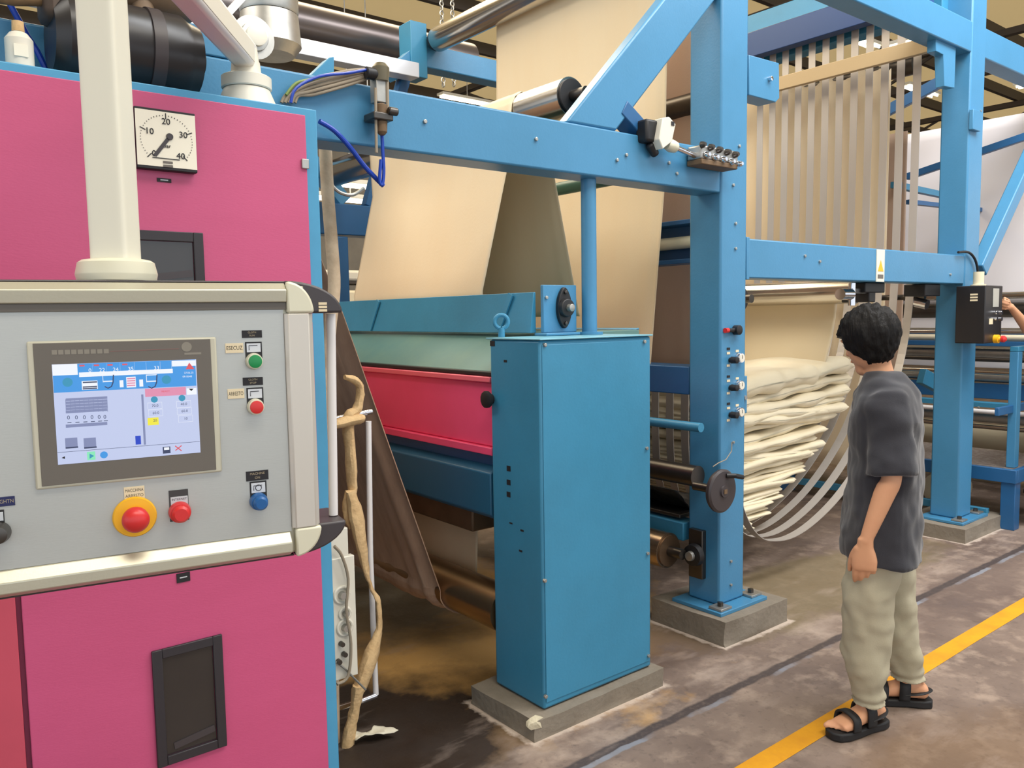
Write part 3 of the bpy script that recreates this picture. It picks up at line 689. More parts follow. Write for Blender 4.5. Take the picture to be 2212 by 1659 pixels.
def window(x0, y0, x1, y1):
    a = px(x0, y0, 'y', CY - .005); b = px(x1, y1, 'y', CY - .005)
    f = .026; q = MB()
    for (u0, v0, u1, v1) in ((a.x, b.z, a.x + f, a.z), (b.x - f, b.z, b.x, a.z), (a.x + f, b.z, b.x - f, b.z + f), (a.x + f, a.z - f, b.x - f, a.z)):
        q.box((u0, CY - .014, v0), (u1, CY - .0045, v1))
    fr = q.build('window_frame', mat('black_trim', (44, 40, 44), .5), cab, bevel=.002)
    MB().box((a.x + f + .0005, CY - .006, b.z + f + .0005), (b.x - f - .0005, CY - .0045, a.z - f - .0005)).build('window_pane', mat('dark_glass', (46, 42, 40), .12, spec=.7), fr)
    MB().bar(((a.x + f + .02), CY - .0075, b.z + f + .02), (b.x - f - .005, CY - .0075, b.z + f + .035), .004, .018, (0, 0, 1)).build('inner_ledge', CHAR, fr)
window(262, 495, 443, 640)
window(326, 1407, 489, 1608)
# pressure dial
g0 = px(284, 232, 'y', CY - .006); g1 = px(421, 377, 'y', CY - .006)
pg = MB().box((g0.x, CY - .03, g1.z), (g1.x, CY - .0045, g0.z)).build('pressure_gauge', INK, cab, bevel=.002)
gc = Vector(((g0.x + g1.x) / 2, CY - .0315, (g0.z + g1.z) / 2)); gs = (g1.x - g0.x) / 2; gh = (g0.z - g1.z) / 2
FACE = mat('dial_face', (236, 230, 210), .4)
MB().box((g0.x + .001, CY - .0308, g1.z + .008), (g1.x - .001, CY - .0302, g0.z - .006)).build('dial_face', FACE, pg)
q = MB()
for i in range(41):
    a_ = math.radians(225 - i * 270 / 40); r0_, r1_ = gs * .80, gs * (.93 if i % 10 else 1.0); r0_ = gs * (.84 if i % 10 else .74)
    p = gc + Vector((math.cos(a_) * r0_, 0, math.sin(a_) * r0_ * .95)); p2 = gc + Vector((math.cos(a_) * r1_ * .93, 0, math.sin(a_) * r1_ * .90))
    q.bar(p, p2, .0012, .0022 if i % 10 == 0 else .0014, (0, 0, 1) if abs(math.sin(a_)) < .7 else (1, 0, 0))
q.build('scale_marks', INK, pg)
q = MB().bar(gc + Vector((gs * .10, -.001, gh * .12)), gc + Vector((-gs * .42, -.001, -gh * .56)), .001, .009, (0, 0, 1)).lathe(gc + Vector((gs * .10, 0, gh * .12)), (0, -1, 0), [(0, .009), (.004, .008)], 16)
q.build('needle', CHAR, pg)
MB().bar(gc + Vector((-gs * .5, -.0005, -gh * .62)), gc + Vector((gs * .4, -.0005, -gh * .62)), .001, .002).build('scale_line', INK, pg)
GX = lambda u: gc + Vector((u.x, -.0005 - u.z, u.y))
for s_, a_, r_ in (('0', 228, .66), ('10', 158, .60), ('20', 90, .60), ('30', 22, .60), ('40', 312, .66)):
    ox, oz = math.cos(math.radians(a_)) * gs * r_, math.sin(math.radians(a_)) * gh * r_
    text('numeral', s_, lambda u, ox=ox, oz=oz: GX(Vector((u.x + ox, u.y + oz, u.z))), .022, INK, pg)
text('unit', 'bar', lambda u: GX(Vector((u.x, u.y - gh * .2, u.z))), .014, INK, pg)
for dz, s_ in ((-.74, 3), (-.86, 4)): MB().box(gc + Vector((-.012, -.0004, gh * dz - .003)), gc + Vector((.012, 0, gh * dz + .003))).build('print', GREYB, pg)
for (x0, y0, x1, y1) in ((339, 384, 370, 395), (381, 1240, 411, 1254)):
    a = px(x0, y0, 'y', CY - .005); b = px(x1, y1, 'y', CY - .005)
    l_ = MB().box((a.x, CY - .0062, b.z), (b.x, CY - .0045, a.z)).build('name_label', INK, cab)
    MB().box((a.x + .008, CY - .0066, (a.z + b.z) / 2 - .001), (b.x - .008, CY - .0063, (a.z + b.z) / 2 + .002)).build('lettering', SILV, l_)
# pipe stubs and motor resting on the cabinet
ml, mr = px(108, 110, 'y', 2.40), px(418, 110, 'y', 2.40)
mt = thing('electric_motor', ((ml.x + mr.x) / 2, 2.39, CZT), 'black cylindrical motor lying on top of the pink cabinet behind the white pole', 'motor')
MC = CZT + .117
MB().lathe((ml.x, 2.39, MC), (1, 0, 0), [(0, .085), (.02, .105), (.03, .113), (mr.x - ml.x - .05, .113), (mr.x - ml.x - .03, .10), (mr.x - ml.x, .09)], 40).build('drum', mat('motor_black', (34, 32, 34), .35), mt)
bx = px(345, 110, 'y', 2.28).x
MB().lathe((bx - .012, 2.39, MC), (1, 0, 0), [(0, .1135), (.001, .117), (.034, .117), (.035, .1135)], 40).build('clamp_band', CHAR, mt)
MB().cyl((mr.x + .001, 2.39, MC), (mr.x + .02, 2.39, MC), .035).build('shaft_end', BLACK, mt)
MB().box((ml.x - .02, 2.32, MC + .03), (ml.x + .05, 2.44, MC + .30)).build('terminal_box', mat('sooty_brown', (82, 66, 54), .6, dirt=.6, scale=12), mt, bevel=.02)
tag(MB().cyl((mr.x - .30, 2.46, MC + .215), (mr.x + .02, 2.46, MC + .215), .082).cyl((mr.x - .12, 2.44, MC + .12), (mr.x - .12, 2.44, MC + .16), .03).build('brown_pipe', mat('tan_pipe', (150, 124, 98), .5, dirt=.5, scale=6)), 'tan pipe section lying above the black motor', 'pipe')
tag(MB().tube([(ml.x - .30, 2.36, MC + .09), (ml.x - .18, 2.35, MC + .06), (ml.x - .08, 2.35, MC + .065), (ml.x - .022, 2.36, MC + .08)], .02, 12).build('hose', mat('tan_hose', (142, 112, 78), .6, dirt=.5, scale=30)), 'tan hose joining the left end of the black motor', 'hose')
bp_ = px(42, 110, 'y', 2.33)
bo = thing('plastic_bottle', (bp_.x, 2.33, CZT), 'small white bottle with tan cap standing on top of the pink cabinet', 'bottle')
MB().lathe((bp_.x, 2.33, CZT + .001), (0, 0, 1), [(0, .028), (.004, .031), (.075, .031), (.09, .02), (.094, .013)], 24).build('body', OFFW, bo)
MB().lathe((bp_.x, 2.33, CZT + .0955), (0, 0, 1), [(0, .014), (.024, .013)], 16).build('cap', ROPE, bo)
MB().box((bp_.x - .016, 2.2975, CZT + .03), (bp_.x + .014, 2.2995, CZT + .058)).build('label', FACE, bo)
for pts, lab in (([(6, -40), (22, 10), (50, 60), (60, 80)], 'blue air tube rising behind the white bottle'), ([(55, 72), (80, 110), (100, 150), (108, 165)], 'blue air tube running down behind the motor end')):
    tag(MB().tube([px(x, y, 'y', 2.50) for x, y in pts], .008, 8).build('air_tube', NAVY), lab, 'air tube')
# tall plates of the frame behind the cabinet
MB().box((-.6, Y0 + .003, 2.475), (.30, Y1, 3.2)).build('side_plate', BLUE, frame, bevel=.004)
MB().box((.80, Y0 + .003, 2.475), (.98, Y1, 2.56)).build('side_plate', BLUE, frame, bevel=.004)
# junk behind the long beam: small blue bracket
q0 = px(700, 150, 'y', 2.85)
MB().prism([px(668, 166, 'y', 2.75), px(712, 124, 'y', 2.75), px(722, 122, 'y', 2.75), px(722, 175, 'y', 2.75)], (0, .06, 0)).build('bracket', TEAL, frame, bevel=.003)

mb_ = thing('light_blocker', (-.3, 4.0, 0), 'unseen closed blue block added behind the pink cabinet to stop low light', 'light blocker')  # added out of view to block low light from the left
MB().box((-2.2, 2.80, .0), (.95, 5.1, 2.15)).build('body', BLUE2, mb_, bevel=.01)
MB().box((-2.2, 2.76, 2.16), (.98, 5.12, 2.20)).build('lid', TEAL, mb_, bevel=.004)
# =================================================================== CONTROL PENDANT
ang = math.radians(-10.6)
E_ = Vector((math.cos(ang), math.sin(ang), 0)); Z_ = Vector((0, 0, 1)); N_ = Vector((math.sin(ang), -math.cos(ang), 0))
O_ = CAM + (FW + RT * ((275 - 1106) / FPX) - UP * ((885 - 829.5) / FPX)) * 1.3
def PP(x, y):
    d = FW + RT * ((x - 1106) / FPX) - UP * ((y - 829.5) / FPX)
    t = ((O_ - CAM).dot(N_)) / d.dot(N_); p = CAM + d * t - O_
    return (p.dot(E_), p.z)
def L3(p): return O_ + E_ * p[0] + Z_ * p[1] + N_ * p[2]
def bx2(x0, y0, x1, y1, w0, w1):
    a = PP(x0, y0); b = PP(x1, y1)
    return MB().box((a[0], b[1], w0), (b[0], a[1], w1), L3)
uR, vT = PP(678, 672); uL = -.52
vTop = PP(613, 607)[1]; vBot = PP(628, 1203)[1]
vP0 = PP(400, 1178)[1]; vP1 = PP(400, 671)[1]; uP = PP(621, 900)[0]; uE = PP(684, 900)[0]
pend = thing('control_pendant', L3((0, vBot, -.06)), 'grey operator panel with touch screen and push buttons hanging from a white pole', 'control panel')
def prof_bar(pl, u0, u1, nm, m_, bev=.0015):
    "profile (v, w) swept along u"
    return MB().prism([L3((u0, v, w_)) for v, w_ in pl], E_ * (u1 - u0)).build(nm, m_, pend, bevel=bev)
MB().box((uL, vBot + .006, -.13), (uE - .012, vTop - .006, -.004), L3).build('housing', ALU, pend, bevel=.004)
MB().box((uL, vP0, -.0035), (uP - .0005, vP1, 0), L3).build('front_plate', PLATE, pend)
uC = PP(616, 640)[0]
t1 = PP(300, 655)[1]; t2 = PP(300, 627)[1]
prof_bar([(vP1 + .0005, -.003), (vP1 + .0005, .004), (t1, .004), (t1, -.003)], uL, uC, 'groove_strip', GREYB, .0005)
prof_bar([(t1 + .0005, -.0035), (t1 + .0005, .010), (t2, .013), (vTop - .003, -.004)], uL, uC, 'top_rail', ALU)
b1 = PP(300, 1210)[1]; b2 = PP(300, 1245)[1]
h_ = vP0 - vBot
prof_bar([(vP0 - .0005, -.0035), (vP0 - .0005, .002), (vP0 - h_ * .36, .016), (vP0 - h_ * .72, .016), (vBot + .003, -.004)], uL, PP(628, 1170)[0], 'bottom_rail', ALU)
prof_bar([(vTop - .0025, -.13), (vTop - .0025, -.0045), (vTop, -.006), (vTop, -.13)], uL, uC, 'edge_seal', CHAR, .0005)
prof_bar([(vBot + .0025, -.13), (vBot + .0025, -.0045), (vBot, -.006), (vBot, -.13)], uL, uC, 'edge_seal', CHAR, .0005)
# right upright rail
va, vb = PP(650, 677)[1], PP(660, 1136)[1]
MB().prism([L3((uP, vb, -.003)), L3((uP, vb, .004)), L3((uP + .006, vb, .010)), L3((uE - .01, vb, .010)), L3((uE, vb, -.004))], Z_ * (va - vb)).build('side_rail', mat('rail_grey', (206, 200, 190), .4, .3), pend, bevel=.0015)
def corner(top):
    s = 1 if top else -1
    v_in = va + .0006 if top else vb - .0006; v_out = vTop - .001 if top else vBot + .001
    R = abs(v_out - v_in)
    u0 = uC + .0006; u1 = uE
    # cast corner: quarter round outline
    arcp = [(u1 - (u1 - u0) * (1 - math.cos(math.radians(a_))), v_in + (v_out - v_in) * math.sin(math.radians(a_))) for a_ in range(0, 91, 9)]
    poly = [(u0, v_in)] + arcp
    MB().prism([L3((u, v, .011)) for u, v in poly], N_ * -.016).build('corner_casting', ALUC, pend, bevel=.004)
    # charcoal cap sweeping out behind it
    ux = PP(742, 668)[0] if top else PP(750, 1126)[0]
    out = [(ux - (ux - u0) * (1 - math.cos(math.radians(a_))), v_in + (v_out + s * .002 - v_in) * math.sin(math.radians(a_))) for a_ in range(0, 91, 9)]
    inn = arcp[::-1]
    cp = MB().prism([L3((u, v, -.0045)) for u, v in out + [(u0, v_in)]], N_ * -.12).build('corner_cap', CHAR, pend, bevel=.004)
    if top:
        a = PP(689, 653); 
        for dz in (0, -.006, -.012): MB().box((a[0], a[1] + dz - .0045, -.0045), (a[0] + .015, a[1] + dz, -.003), L3).build('badge', CREAM, cp)
corner(True); corner(False)
MB().cyl(L3((PP(731, 680)[0], va - .001, -.05)), L3((PP(741, 1122)[0] - .004, vb + .001, -.05)), .0085, 20).build('grab_handle', PIPEW, pend)
# monitor
a = PP(56, 737); b = PP(479, 1016); u0, v1 = PP(57, 738); u1, v0 = PP(479, 1018)
bz = MB().box((u0, v0, .0003), (u1, v1, .006), L3).build('monitor_rim', mat('monitor_rim', (196, 192, 172), .4), pend, bevel=.003)
a = PP(71, 742); b = PP(466, 1013)
MB().box((a[0], b[1], .0061), (b[0], a[1], .0072), L3).build('monitor_bezel', GREYB, bz, bevel=.001)
def em(name, rgb, s=1.0):
    M_ = mat('screen_' + name, rgb, .3, emit=s); M_.node_tree.nodes['Principled BSDF'].inputs['Base Color'].default_value = (.01, .01, .012, 1); return M_
SW = em('lilac', (206, 216, 250), .85); SB = em('azure', (64, 160, 240), .85); SR = em('rose', (238, 150, 184), .85); SY = em('yellow', (250, 240, 60), .9)
SD = em('dark', (70, 84, 130), .5); SL = em('line', (150, 160, 205), .7); SWH = em('white', (244, 248, 255), .95); SBL = em('deep', (24, 70, 214), .8); ST = em('teal', (50, 160, 200), .8); SRD = em('red', (240, 90, 100), .8); SG = em('green', (140, 240, 190), .9)
a = PP(112, 787); b = PP(432, 976)
scr = MB().box((a[0], b[1], .0073), (b[0], a[1], .0076), L3).build('screen', SW, bz, smooth=False)
def cp_(x, y): return (90 + x / 6.144, 760 + y / 6.144)
LV = [.0077]
def sr(x0, y0, x1, y1, m_, nm='screen_field', lv=0):
    p = PP(*cp_(x0, y0)); q = PP(*cp_(x1, y1)); w0 = .00765 + lv * .00012
    return MB().box((p[0], q[1], w0), (q[0], p[1], w0 + .0001), L3).build(nm, m_, bz, smooth=False)
sr(140, 168, 2046, 445, SB, 'title_band')
sr(140, 168, 480, 300, SWH, 'emblem_field', 1); sr(1720, 118, 2040, 180, SWH, 'emblem_field', 1)
tp = [PP(*cp_(1950, 140)), PP(*cp_(1905, 228)), PP(*cp_(2020, 226))]
MB().prism([L3((u, v, .00785)) for u, v in tp], N_ * .0001).build('warning_sign', SRD, bz, smooth=False)
for x0, x1 in ((500, 665), (690, 850), (880, 1030), (1065, 1220), (1245, 1375), (1410, 1560), (1585, 1710)): sr(x1 + 4, 158 - (x1 - 500) * .03, x1 + 12, 280 - (x1 - 500) * .035, SWH, 'divider', 1)
sr(495, 292, 1735, 245 + 8, SWH, 'divider', 1) if False else sr(495, 272, 1735, 266 + 12, SWH, 'divider', 1)
for x0, m_ in ((500, SRD), (690, SRD), (870, SRD), (1065, SRD)): sr(x0, 172 - (x0 - 500) * .03, x0 + 70, 190 - (x0 - 500) * .03, m_, 'flag', 1)
def st(s_, x, y, size, m_, lv=2):
    p = PP(*cp_(x, y)); text('screen_text', s_, lambda u: L3((p[0] + u.x, p[1] + u.y, .0078 + .00012 * lv)), size, m_, bz, 0.00003)
for s_, x, y in (('0', 640, 245), ('22', 800, 240), ('24', 980, 232), ('35', 1180, 224), ('33', 1520, 212)): st(s_, x, y, .0085, SWH)
st('27.06.25', 1945, 275, .0042, SWH); st('09:18:48', 1925, 325, .0042, SWH)
# plant icons
for x in (880, 1455):
    q = MB(); 
    c0 = PP(*cp_(x - 70, 305)); 
    pts = [PP(*cp_(x + 70, 300)), PP(*cp_(x + 65, 400)), PP(*cp_(x + 45, 455)), PP(*cp_(x + 0, 478)), PP(*cp_(x - 45, 455))]
    q.tube([L3((u, v, .0079)) for u, v in pts], .0009, 6).build('chute_icon', SD, bz)
    sr(x - 75, 300, x - 62, 400, SWH, 'icon', 1); sr(x - 62, 382, x + 60, 392, SWH, 'icon', 1); sr(x - 75, 300, x + 70, 306, SWH, 'icon', 1)
sr(530, 385, 745, 490, SWH, 'icon', 1); [sr(545, y, 735, y + 8, SD, 'icon', 2) for y in (395, 455, 478)]
for x in (345, 1650):
    c0 = PP(*cp_(x, 400 if x < 900 else 365)); MB().lathe(L3((c0[0], c0[1], .0078)), N_, [(0, .007), (.0002, .007)], 20).build('icon', ST, bz)
sr(1030, 375, 1085, 465, SWH, 'icon', 1); sr(1290, 365, 1345, 455, SWH, 'icon', 1); sr(1118, 330, 1250, 465, SWH, 'icon', 1)
for y in (345, 375, 405, 435): sr(1130, y, 1240, y + 12, SR, 'icon', 2)
sr(1365, 487, 1910, 565, SR, 'status_bar', 1); sr(1915, 480, 2050, 560, SWH, 'drop_down', 1)
tp = [PP(*cp_(1945, 485)), PP(*cp_(2010, 485)), PP(*cp_(1978, 515))]
MB().prism([L3((u, v, .0079)) for u, v in tp], N_ * .0001).build('arrow', INK, bz, smooth=False)
st('READY', 1640, 520, .004, SRD)
for x, y in ((1490, 628), (1855, 608)):
    c0 = PP(*cp_(x, y)); MB().lathe(L3((c0[0], c0[1], .0078)), N_, [(0, .0052), (.0002, .0052)], 20).build('indicator', ST, bz)
for s_, x, y in (('70.0', 1500, 710), ('60.0', 1510, 805), ('20', 1500, 905), ('40.0', 1880, 688), ('60.0', 1890, 780), ('10', 1905, 880)):
    if s_ != '20': sr(x - 100, y - 38, x + 95, y + 38, SWH, 'value_field', 1); sr(x - 97, y - 35, x + 92, y + 35, SW, 'value_field', 2)
    else: sr(1400, 872, 1550, 960, SY, 'value_field', 1)
    st(s_, x, y, .0058, SD, 4)
for y in (610, 650, 690, 730, 770, 955): sr(320, y + 4, 870, y + 8, SL, 'grid_line', 1)
for i in range(10): sr(320 + i * 61, 625, 324 + i * 61, 790, SL, 'grid_line', 1)
for i, x in enumerate((335, 440, 545, 645, 740, 815)):
    st('0', x + 22, 868 - i * 2, .0085, SD); sr(x + 8, 930 - i * 5, x + 62, 936 - i * 5, SD, 'mark', 1)
for x in (310, 555): sr(x, 1140, x + 170, 1256, SL, 'key_field', 1); sr(x + 8, 1258, x + 175, 1264, SD, 'key_field', 2)
sr(1238, 1110, 1316, 1218, SBL, 'tank_icon', 1); sr(215, 1256, 2090, 1261, SD, 'divider', 1) if False else None
sr(1345, 560, 1352, 1225, SL, 'divider', 1)
p = PP(*cp_(212, 1328)); q = PP(*cp_(2090, 1182)); MB().bar(L3((p[0], p[1], .0078)), L3((q[0], q[1], .0078)), .0006, .0002, tuple(N_)).build('divider', SD, bz)
sr(600, 1320, 715, 1420, SG, 'play_key', 1)
tp = [PP(*cp_(635, 1340)), PP(*cp_(635, 1410)), PP(*cp_(695, 1372))]
MB().prism([L3((u, v, .0079)) for u, v in tp], N_ * .0001).build('play_arrow', ST, bz, smooth=False)
c0 = PP(*cp_(825, 1358)); MB().lathe(L3((c0[0], c0[1], .0078)), N_, [(0, .0055), (.0002, .0055)], 20).build('icon', SB, bz)
tp = [PP(*cp_(265, 1398)), PP(*cp_(310, 1375)), PP(*cp_(310, 1412))]
MB().prism([L3((u, v, .0079)) for u, v in tp], N_ * .0001).build('arrow', INK, bz, smooth=False)
sr(1600, 1255, 1705, 1335, SD, 'icon', 1); sr(1618, 1262, 1688, 1290, SWH, 'icon', 2)
for a_, b_ in (((1765, 1240), (1850, 1305)), ((1770, 1300), (1850, 1235))):
    p = PP(*cp_(*a_)); q = PP(*cp_(*b_)); MB().bar(L3((p[0], p[1], .0079)), L3((q[0], q[1], .0079)), .0016, .0002, tuple(N_)).build('cross_icon', SRD, bz)
p = PP(170, 761); q = PP(385, 755)
MB().bar(L3((PP(238, 759)[0], p[1], .0074)), L3((q[0], p[1] + .001, .0074)), .0006, .0003, tuple(N_)).build('trim_line', mat('trim_red', (150, 96, 92), .5), bz)
for i in range(9): c0 = PP(112 + i * 14, 761 - i * .3); MB().box((c0[0], c0[1] - .0035, .0073), (c0[0] + .007, c0[1] + .0035, .0075), L3).build('print', mat('faint_print', (136, 130, 118), .5), bz)
c0 = PP(402, 749); MB().lathe(L3((c0[0], c0[1], .0073)), N_, [(0, .008), (.0003, .008)], 24).build('emblem', mat('faint_print', (150, 144, 132), .5), bz)
MB().box((c0[0] - .004, c0[1] - .013, .0073), (c0[0] + .022, c0[1] - .0095, .0075), L3).build('print', mat('faint_print', (136, 130, 118), .5), bz)
# push buttons
def plate(x0, y0, x1, y1, m_, nm, par, w0=.0003, w1=.0014):
    p = PP(x0, y0); q = PP(x1, y1); return MB().box((p[0], q[1], w0), (q[0], p[1], w1), L3).build(nm, m_, par, bevel=.0004)
def button(x, y, r, m_, ring=ALUC, flush=True):
    c0 = PP(x, y); c0 = L3((c0[0], c0[1], .0016))
    rg_ = MB().lathe(c0, N_, [(0, r * 1.22), (.004, r * 1.22), (.012, r * 1.12), (.0125, r * .98)] , 32).build('push_button', ring, pend)
    MB().lathe(c0 + N_ * .0126, N_, [(0, r * .97), (.003 if flush else .010, r * .95), (.004 if flush else .014, r * .7)], 32).build('button_cap', m_, rg_)
    return rg_
def lab(x0, y0, x1, y1, m_, lines, ink=CREAM, nm='label', par=None, w0=.0003):
    o = plate(x0, y0, x1, y1, m_, nm, par or pend, w0, w0 + .0011)
    n_ = len(lines); p = PP(x0, y0); q = PP(x1, y1); hh = (p[1] - q[1]) / (n_ + .4)
    for i, s_ in enumerate(lines):
        vv = p[1] - hh * (i + .7)
        text('lettering', s_, lambda u: L3(((p[0] + q[0]) / 2 + u.x, vv + u.y, w0 + .0012)), hh * .8, ink, o, .00003, maxw=(q[0] - p[0]) * .88)
    return o
WH = SILV
for (xb, yb_, ys, col_, m_, rr) in ((548, 780, 739, GRNB, None, .0115), (551, 878, 838, REDB, None, .0115), (558, 1082, 1041, BLUB, None, .0125)):
    plate(xb - 19, ys, xb + 19, yb_ + 4, BLACK, 'legend_holder', pend)
    o = plate(xb - 16, ys + 3, xb + 15, ys + 21, mat('legend_plate', (206, 210, 216), .35), 'legend', pend, .0015, .002)
    k = PP(xb, ys + 12)
    MB().tube([L3((k[0] - .008, k[1] - .004, .0022)), L3((k[0] - .008, k[1] + .004, .0022)), L3((k[0] + .006, k[1] + .004, .0022))], .0006, 6).build('symbol', INK, o)
    if col_ is BLUB: MB().tube(torus_pts(L3((k[0], k[1], .0022)), .005, E_, Z_, 0, 360, 14), .0006, 6).build('symbol', INK, o)
    button(xb, yb_, rr, col_, BLUB if col_ is BLUB else ALUC, col_ is not BLUB)
lab(522, 714, 566, 729, INK, ['CLOTH', 'RUN']); lab(524, 816, 568, 831, INK, ['CLOTH', 'STOP']); lab(531, 1019, 580, 1035, INK, ['MACHINE', 'ON'])
lab(486, 742, 526, 762, CREAM, ['ESECUZ'], INK); lab(491, 841, 528, 860, CREAM, ['ARRESTO'], INK)
plate(364, 1060, 409, 1122, mat('dark_legend', (60, 58, 58), .4), 'legend_holder', pend)
lab(368, 1074, 406, 1090, SILV, ['INTERNET', 'STOP'], INK, par=pend, w0=.0015)
button(388, 1105, .0145, REDB, REDB, False)
lab(267, 1053, 313, 1076, CREAM, ['MACCHINA', 'ARRESTO'], INK)
c0 = PP(291, 1115); c0 = L3((c0[0], c0[1], .0004))
es = MB().lathe(c0, N_, [(0, .031), (.004, .033), (.008, .031), (.009, .016), (.020, .014)], 40).build('emergency_stop', YEL, pend)
MB().lathe(c0 + N_ * .0201, N_, [(0, .014), (.001, .020), (.010, .0205), (.018, .017), (.023, .009), (.024, .002)], 36).build('mushroom_head', REDB, es)
lab(-20, 1076, 33, 1091, mat('navy_label', (28, 34, 84), .5), ['BRIGHTN'], CREAM)
plate(-26, 1104, 12, 1150, BLACK, 'legend_holder', pend); plate(-20, 1108, 8, 1124, SILV, 'legend', pend, .0015, .002)
c0 = PP(-3, 1150); MB().lathe(L3((c0[0], c0[1], .0016)), N_, [(0, .017), (.008, .016), (.022, .013), (.023, .01)], 28).build('selector_knob', DSTEEL, pend)
# pole and socket
pu, pv = PP(251, 598); pw = -.066
pb = L3((pu + .004, vTop, pw))
MB().lathe(pb + Z_ * .0008, Z_, [(0, .060), (.010, .062), (.012, .062), (.03, .058), (.034, .052), (.036, .04)], 40).build('socket', ALUC, pend)
q = MB(); R_ = .0305
def ring(z, r):
    out = []
    for k_ in range(64):
        a_ = 2 * PI * k_ / 64; b_ = a_ - math.radians(51)
        g = r / (abs(math.cos(b_)) ** 9 + abs(math.sin(b_)) ** 9) ** (1 / 9)
        out.append(Vector((pb.x + math.cos(a_) * g, pb.y + math.sin(a_) * g, z)))
    return out
q.loft([ring(vTop + O_.z + .034, R_), ring(2.36, R_)])
q.build('pole', mat('pole_enamel', (226, 222, 204), .35), pend, sharp=60)
MB().lathe((pb.x, pb.y, 2.3605), (0, 0, 1), [(0, .058), (.06, .06), (.09, .05), (.10, .03)], 32).build('pivot', ALUC, pend)
# support arm
ae = px(530, 120, 'y', 2.385); at_ = Vector((pb.x, pb.y, 2.37))
arm = pend
d = (ae - at_).normalized()
MB().bar(at_ + d * .075, ae + d * .03, .062, .078).build('arm', mat('arm_enamel', (220, 216, 212), .35), arm, bevel=.012)
sid = d.cross(Vector((0, 0, 1))).normalized()
MB().bar(at_ + d * .12 + sid * .0315, ae - d * .03 + sid * .0315, .002, .05).build('cover_strip', OFFW, arm, bevel=.001)
z1 = px(535, 166, 'y', 2.385).z; z2 = px(535, 196, 'y', 2.385).z
MB().lathe((ae.x, 2.385, z1 - .01), (0, 0, 1), [(0, .045), (.05, .040), (ae.z - z1 - .01, .038), (ae.z - z1 + .03, .034)], 28).build('neck', OFFW, arm)
MB().lathe((ae.x, 2.385, z2 + .001), (0, 0, 1), [(0, .068), (.003, .071), (z1 - z2 - .006, .071), (z1 - z2 - .003, .066)], 36).build('collar', OFFW, arm)
MB().lathe((ae.x, 2.385, CZT + .0005), (0, 0, 1), [(0, .088), (.01, .086), (z2 - CZT - .004, .067), (z2 - CZT - .001, .066)], 36).build('base', OFFW, arm)

# =================================================================== LOOSE LINES ON THE BEAM
cbn = thing('cable_bundle', (1.35, 2.52, 2.3), 'bundle of grey cables curving over the left end of the long blue beam', 'cables')
for i in range(5):
    o1 = i * 9; yy = 2.53 - .004 * (i % 2); pts = [px(608 + o1 * .8, 222, 'y', yy), px(620 + o1 * .7, 203 + o1 * .1, 'y', yy), px(655 + o1 * .5, 178 + o1 * .75, 'y', yy), px(705, 163 + o1 * .95, 'y', yy - .01), px(760, 152 + o1 * .8, 'y', yy - .01), px(800, 150 + o1 * .45, 'y', yy)]
    MB().tube(catmull([tuple(p) for p in pts], 5), .0058, 10).build('cable', RUBCAB, cbn)
MB().tube(catmull([tuple(px(x, y, 'y', 2.50)) for x, y in ((628, 222), (640, 190), (690, 165), (750, 158), (795, 150))], 4), .005, 8).build('cable', NAVY, cbn)
MB().tube(catmull([tuple(px(x, y, 'y', 2.52)) for x, y in ((618, 205), (640, 180), (672, 172), (700, 166))], 4), .005, 8).build('cable', mat('green_cable', (120, 140, 70), .5), cbn)
fr_ = thing('air_filter', (1.55, 2.50, 2.3), 'dark greasy air filter hanging on the long blue beam beside the grey cables', 'air filter')
p = px(822, 150, 'y', 2.50)
MB().lathe((p.x, 2.50, p.z - .04), (0, 0, 1), [(0, .026), (.03, .03), (.045, .03), (.06, .018), (.062, .01)], 20).build('head', mat('olive_plastic', (96, 88, 66), .4), fr_)
p2_ = px(808, 160, 'y', 2.5); MB().cyl(p2_ + Vector((-.03, 0, .0)), p2_ + Vector((.03, 0, 0)), .02).build('fitting', BLACK, fr_)
a = px(810, 192, 'y', 2.50); b = px(838, 225, 'y', 2.50)
MB().box((a.x, 2.49, b.z), (b.x - .006, 2.535, a.z + .05)).build('bracket', GALV, fr_, bevel=.003)
p3 = px(824, 250, 'y', 2.50)
MB().lathe((p3.x, 2.50, p3.z - .065), (0, 0, 1), [(0, .010), (.01, .018), (.05, .02), (.10, .022), (.104, .015)], 16).build('bowl', BROWN, fr_)
MB().box((p3.x - .045, 2.47, p3.z - .02), (p3.x + .03, 2.545, p3.z + .005)).cyl((p3.x + .01, 2.47, p3.z + .012), (p3.x + .045, 2.47, p3.z + .012), .014).build('valve', DSTEEL, fr_, bevel=.004)
MB().cyl(px(836, 170, 'y', 2.49), px(838, 262, 'y', 2.49), .006, 10).cyl(px(811, 190, 'y', 2.49), px(813, 330, 'y', 2.49), .005, 10).build('hose', RUBCAB, fr_)
tag(MB().tube(catmull([tuple(px(x, y, 'y', 2.52 + i * .006)) for i, (x, y) in enumerate(((690, 262), (722, 282), (756, 318), (790, 362), (828, 401)))], 5), .0085, 10).build('air_hose', NAVY), 'thick blue air hose slanting down under the left end of the long beam', 'air hose')
tag(MB().tube(catmull([tuple(px(x, y, 'y', 2.52)) for x, y in ((825, 292), (827, 330), (829, 370), (826, 398), (820, 390), (823, 345))], 5), .006, 8).build('air_hose', NAVY), 'blue air hose hanging straight down from the dark air filter', 'air hose')
for i, (x, y) in enumerate(((540, -60),)):
    pass
tag(MB().tube(catmull([tuple(px(x, y, 'y', 2.9)) for x, y in ((708, 372), (716, 398), (735, 416), (762, 421), (786, 406))], 5), .007, 8).build('steel_hose', GALV), 'thin grey hose looping below the roller end left of the cloth', 'hose')
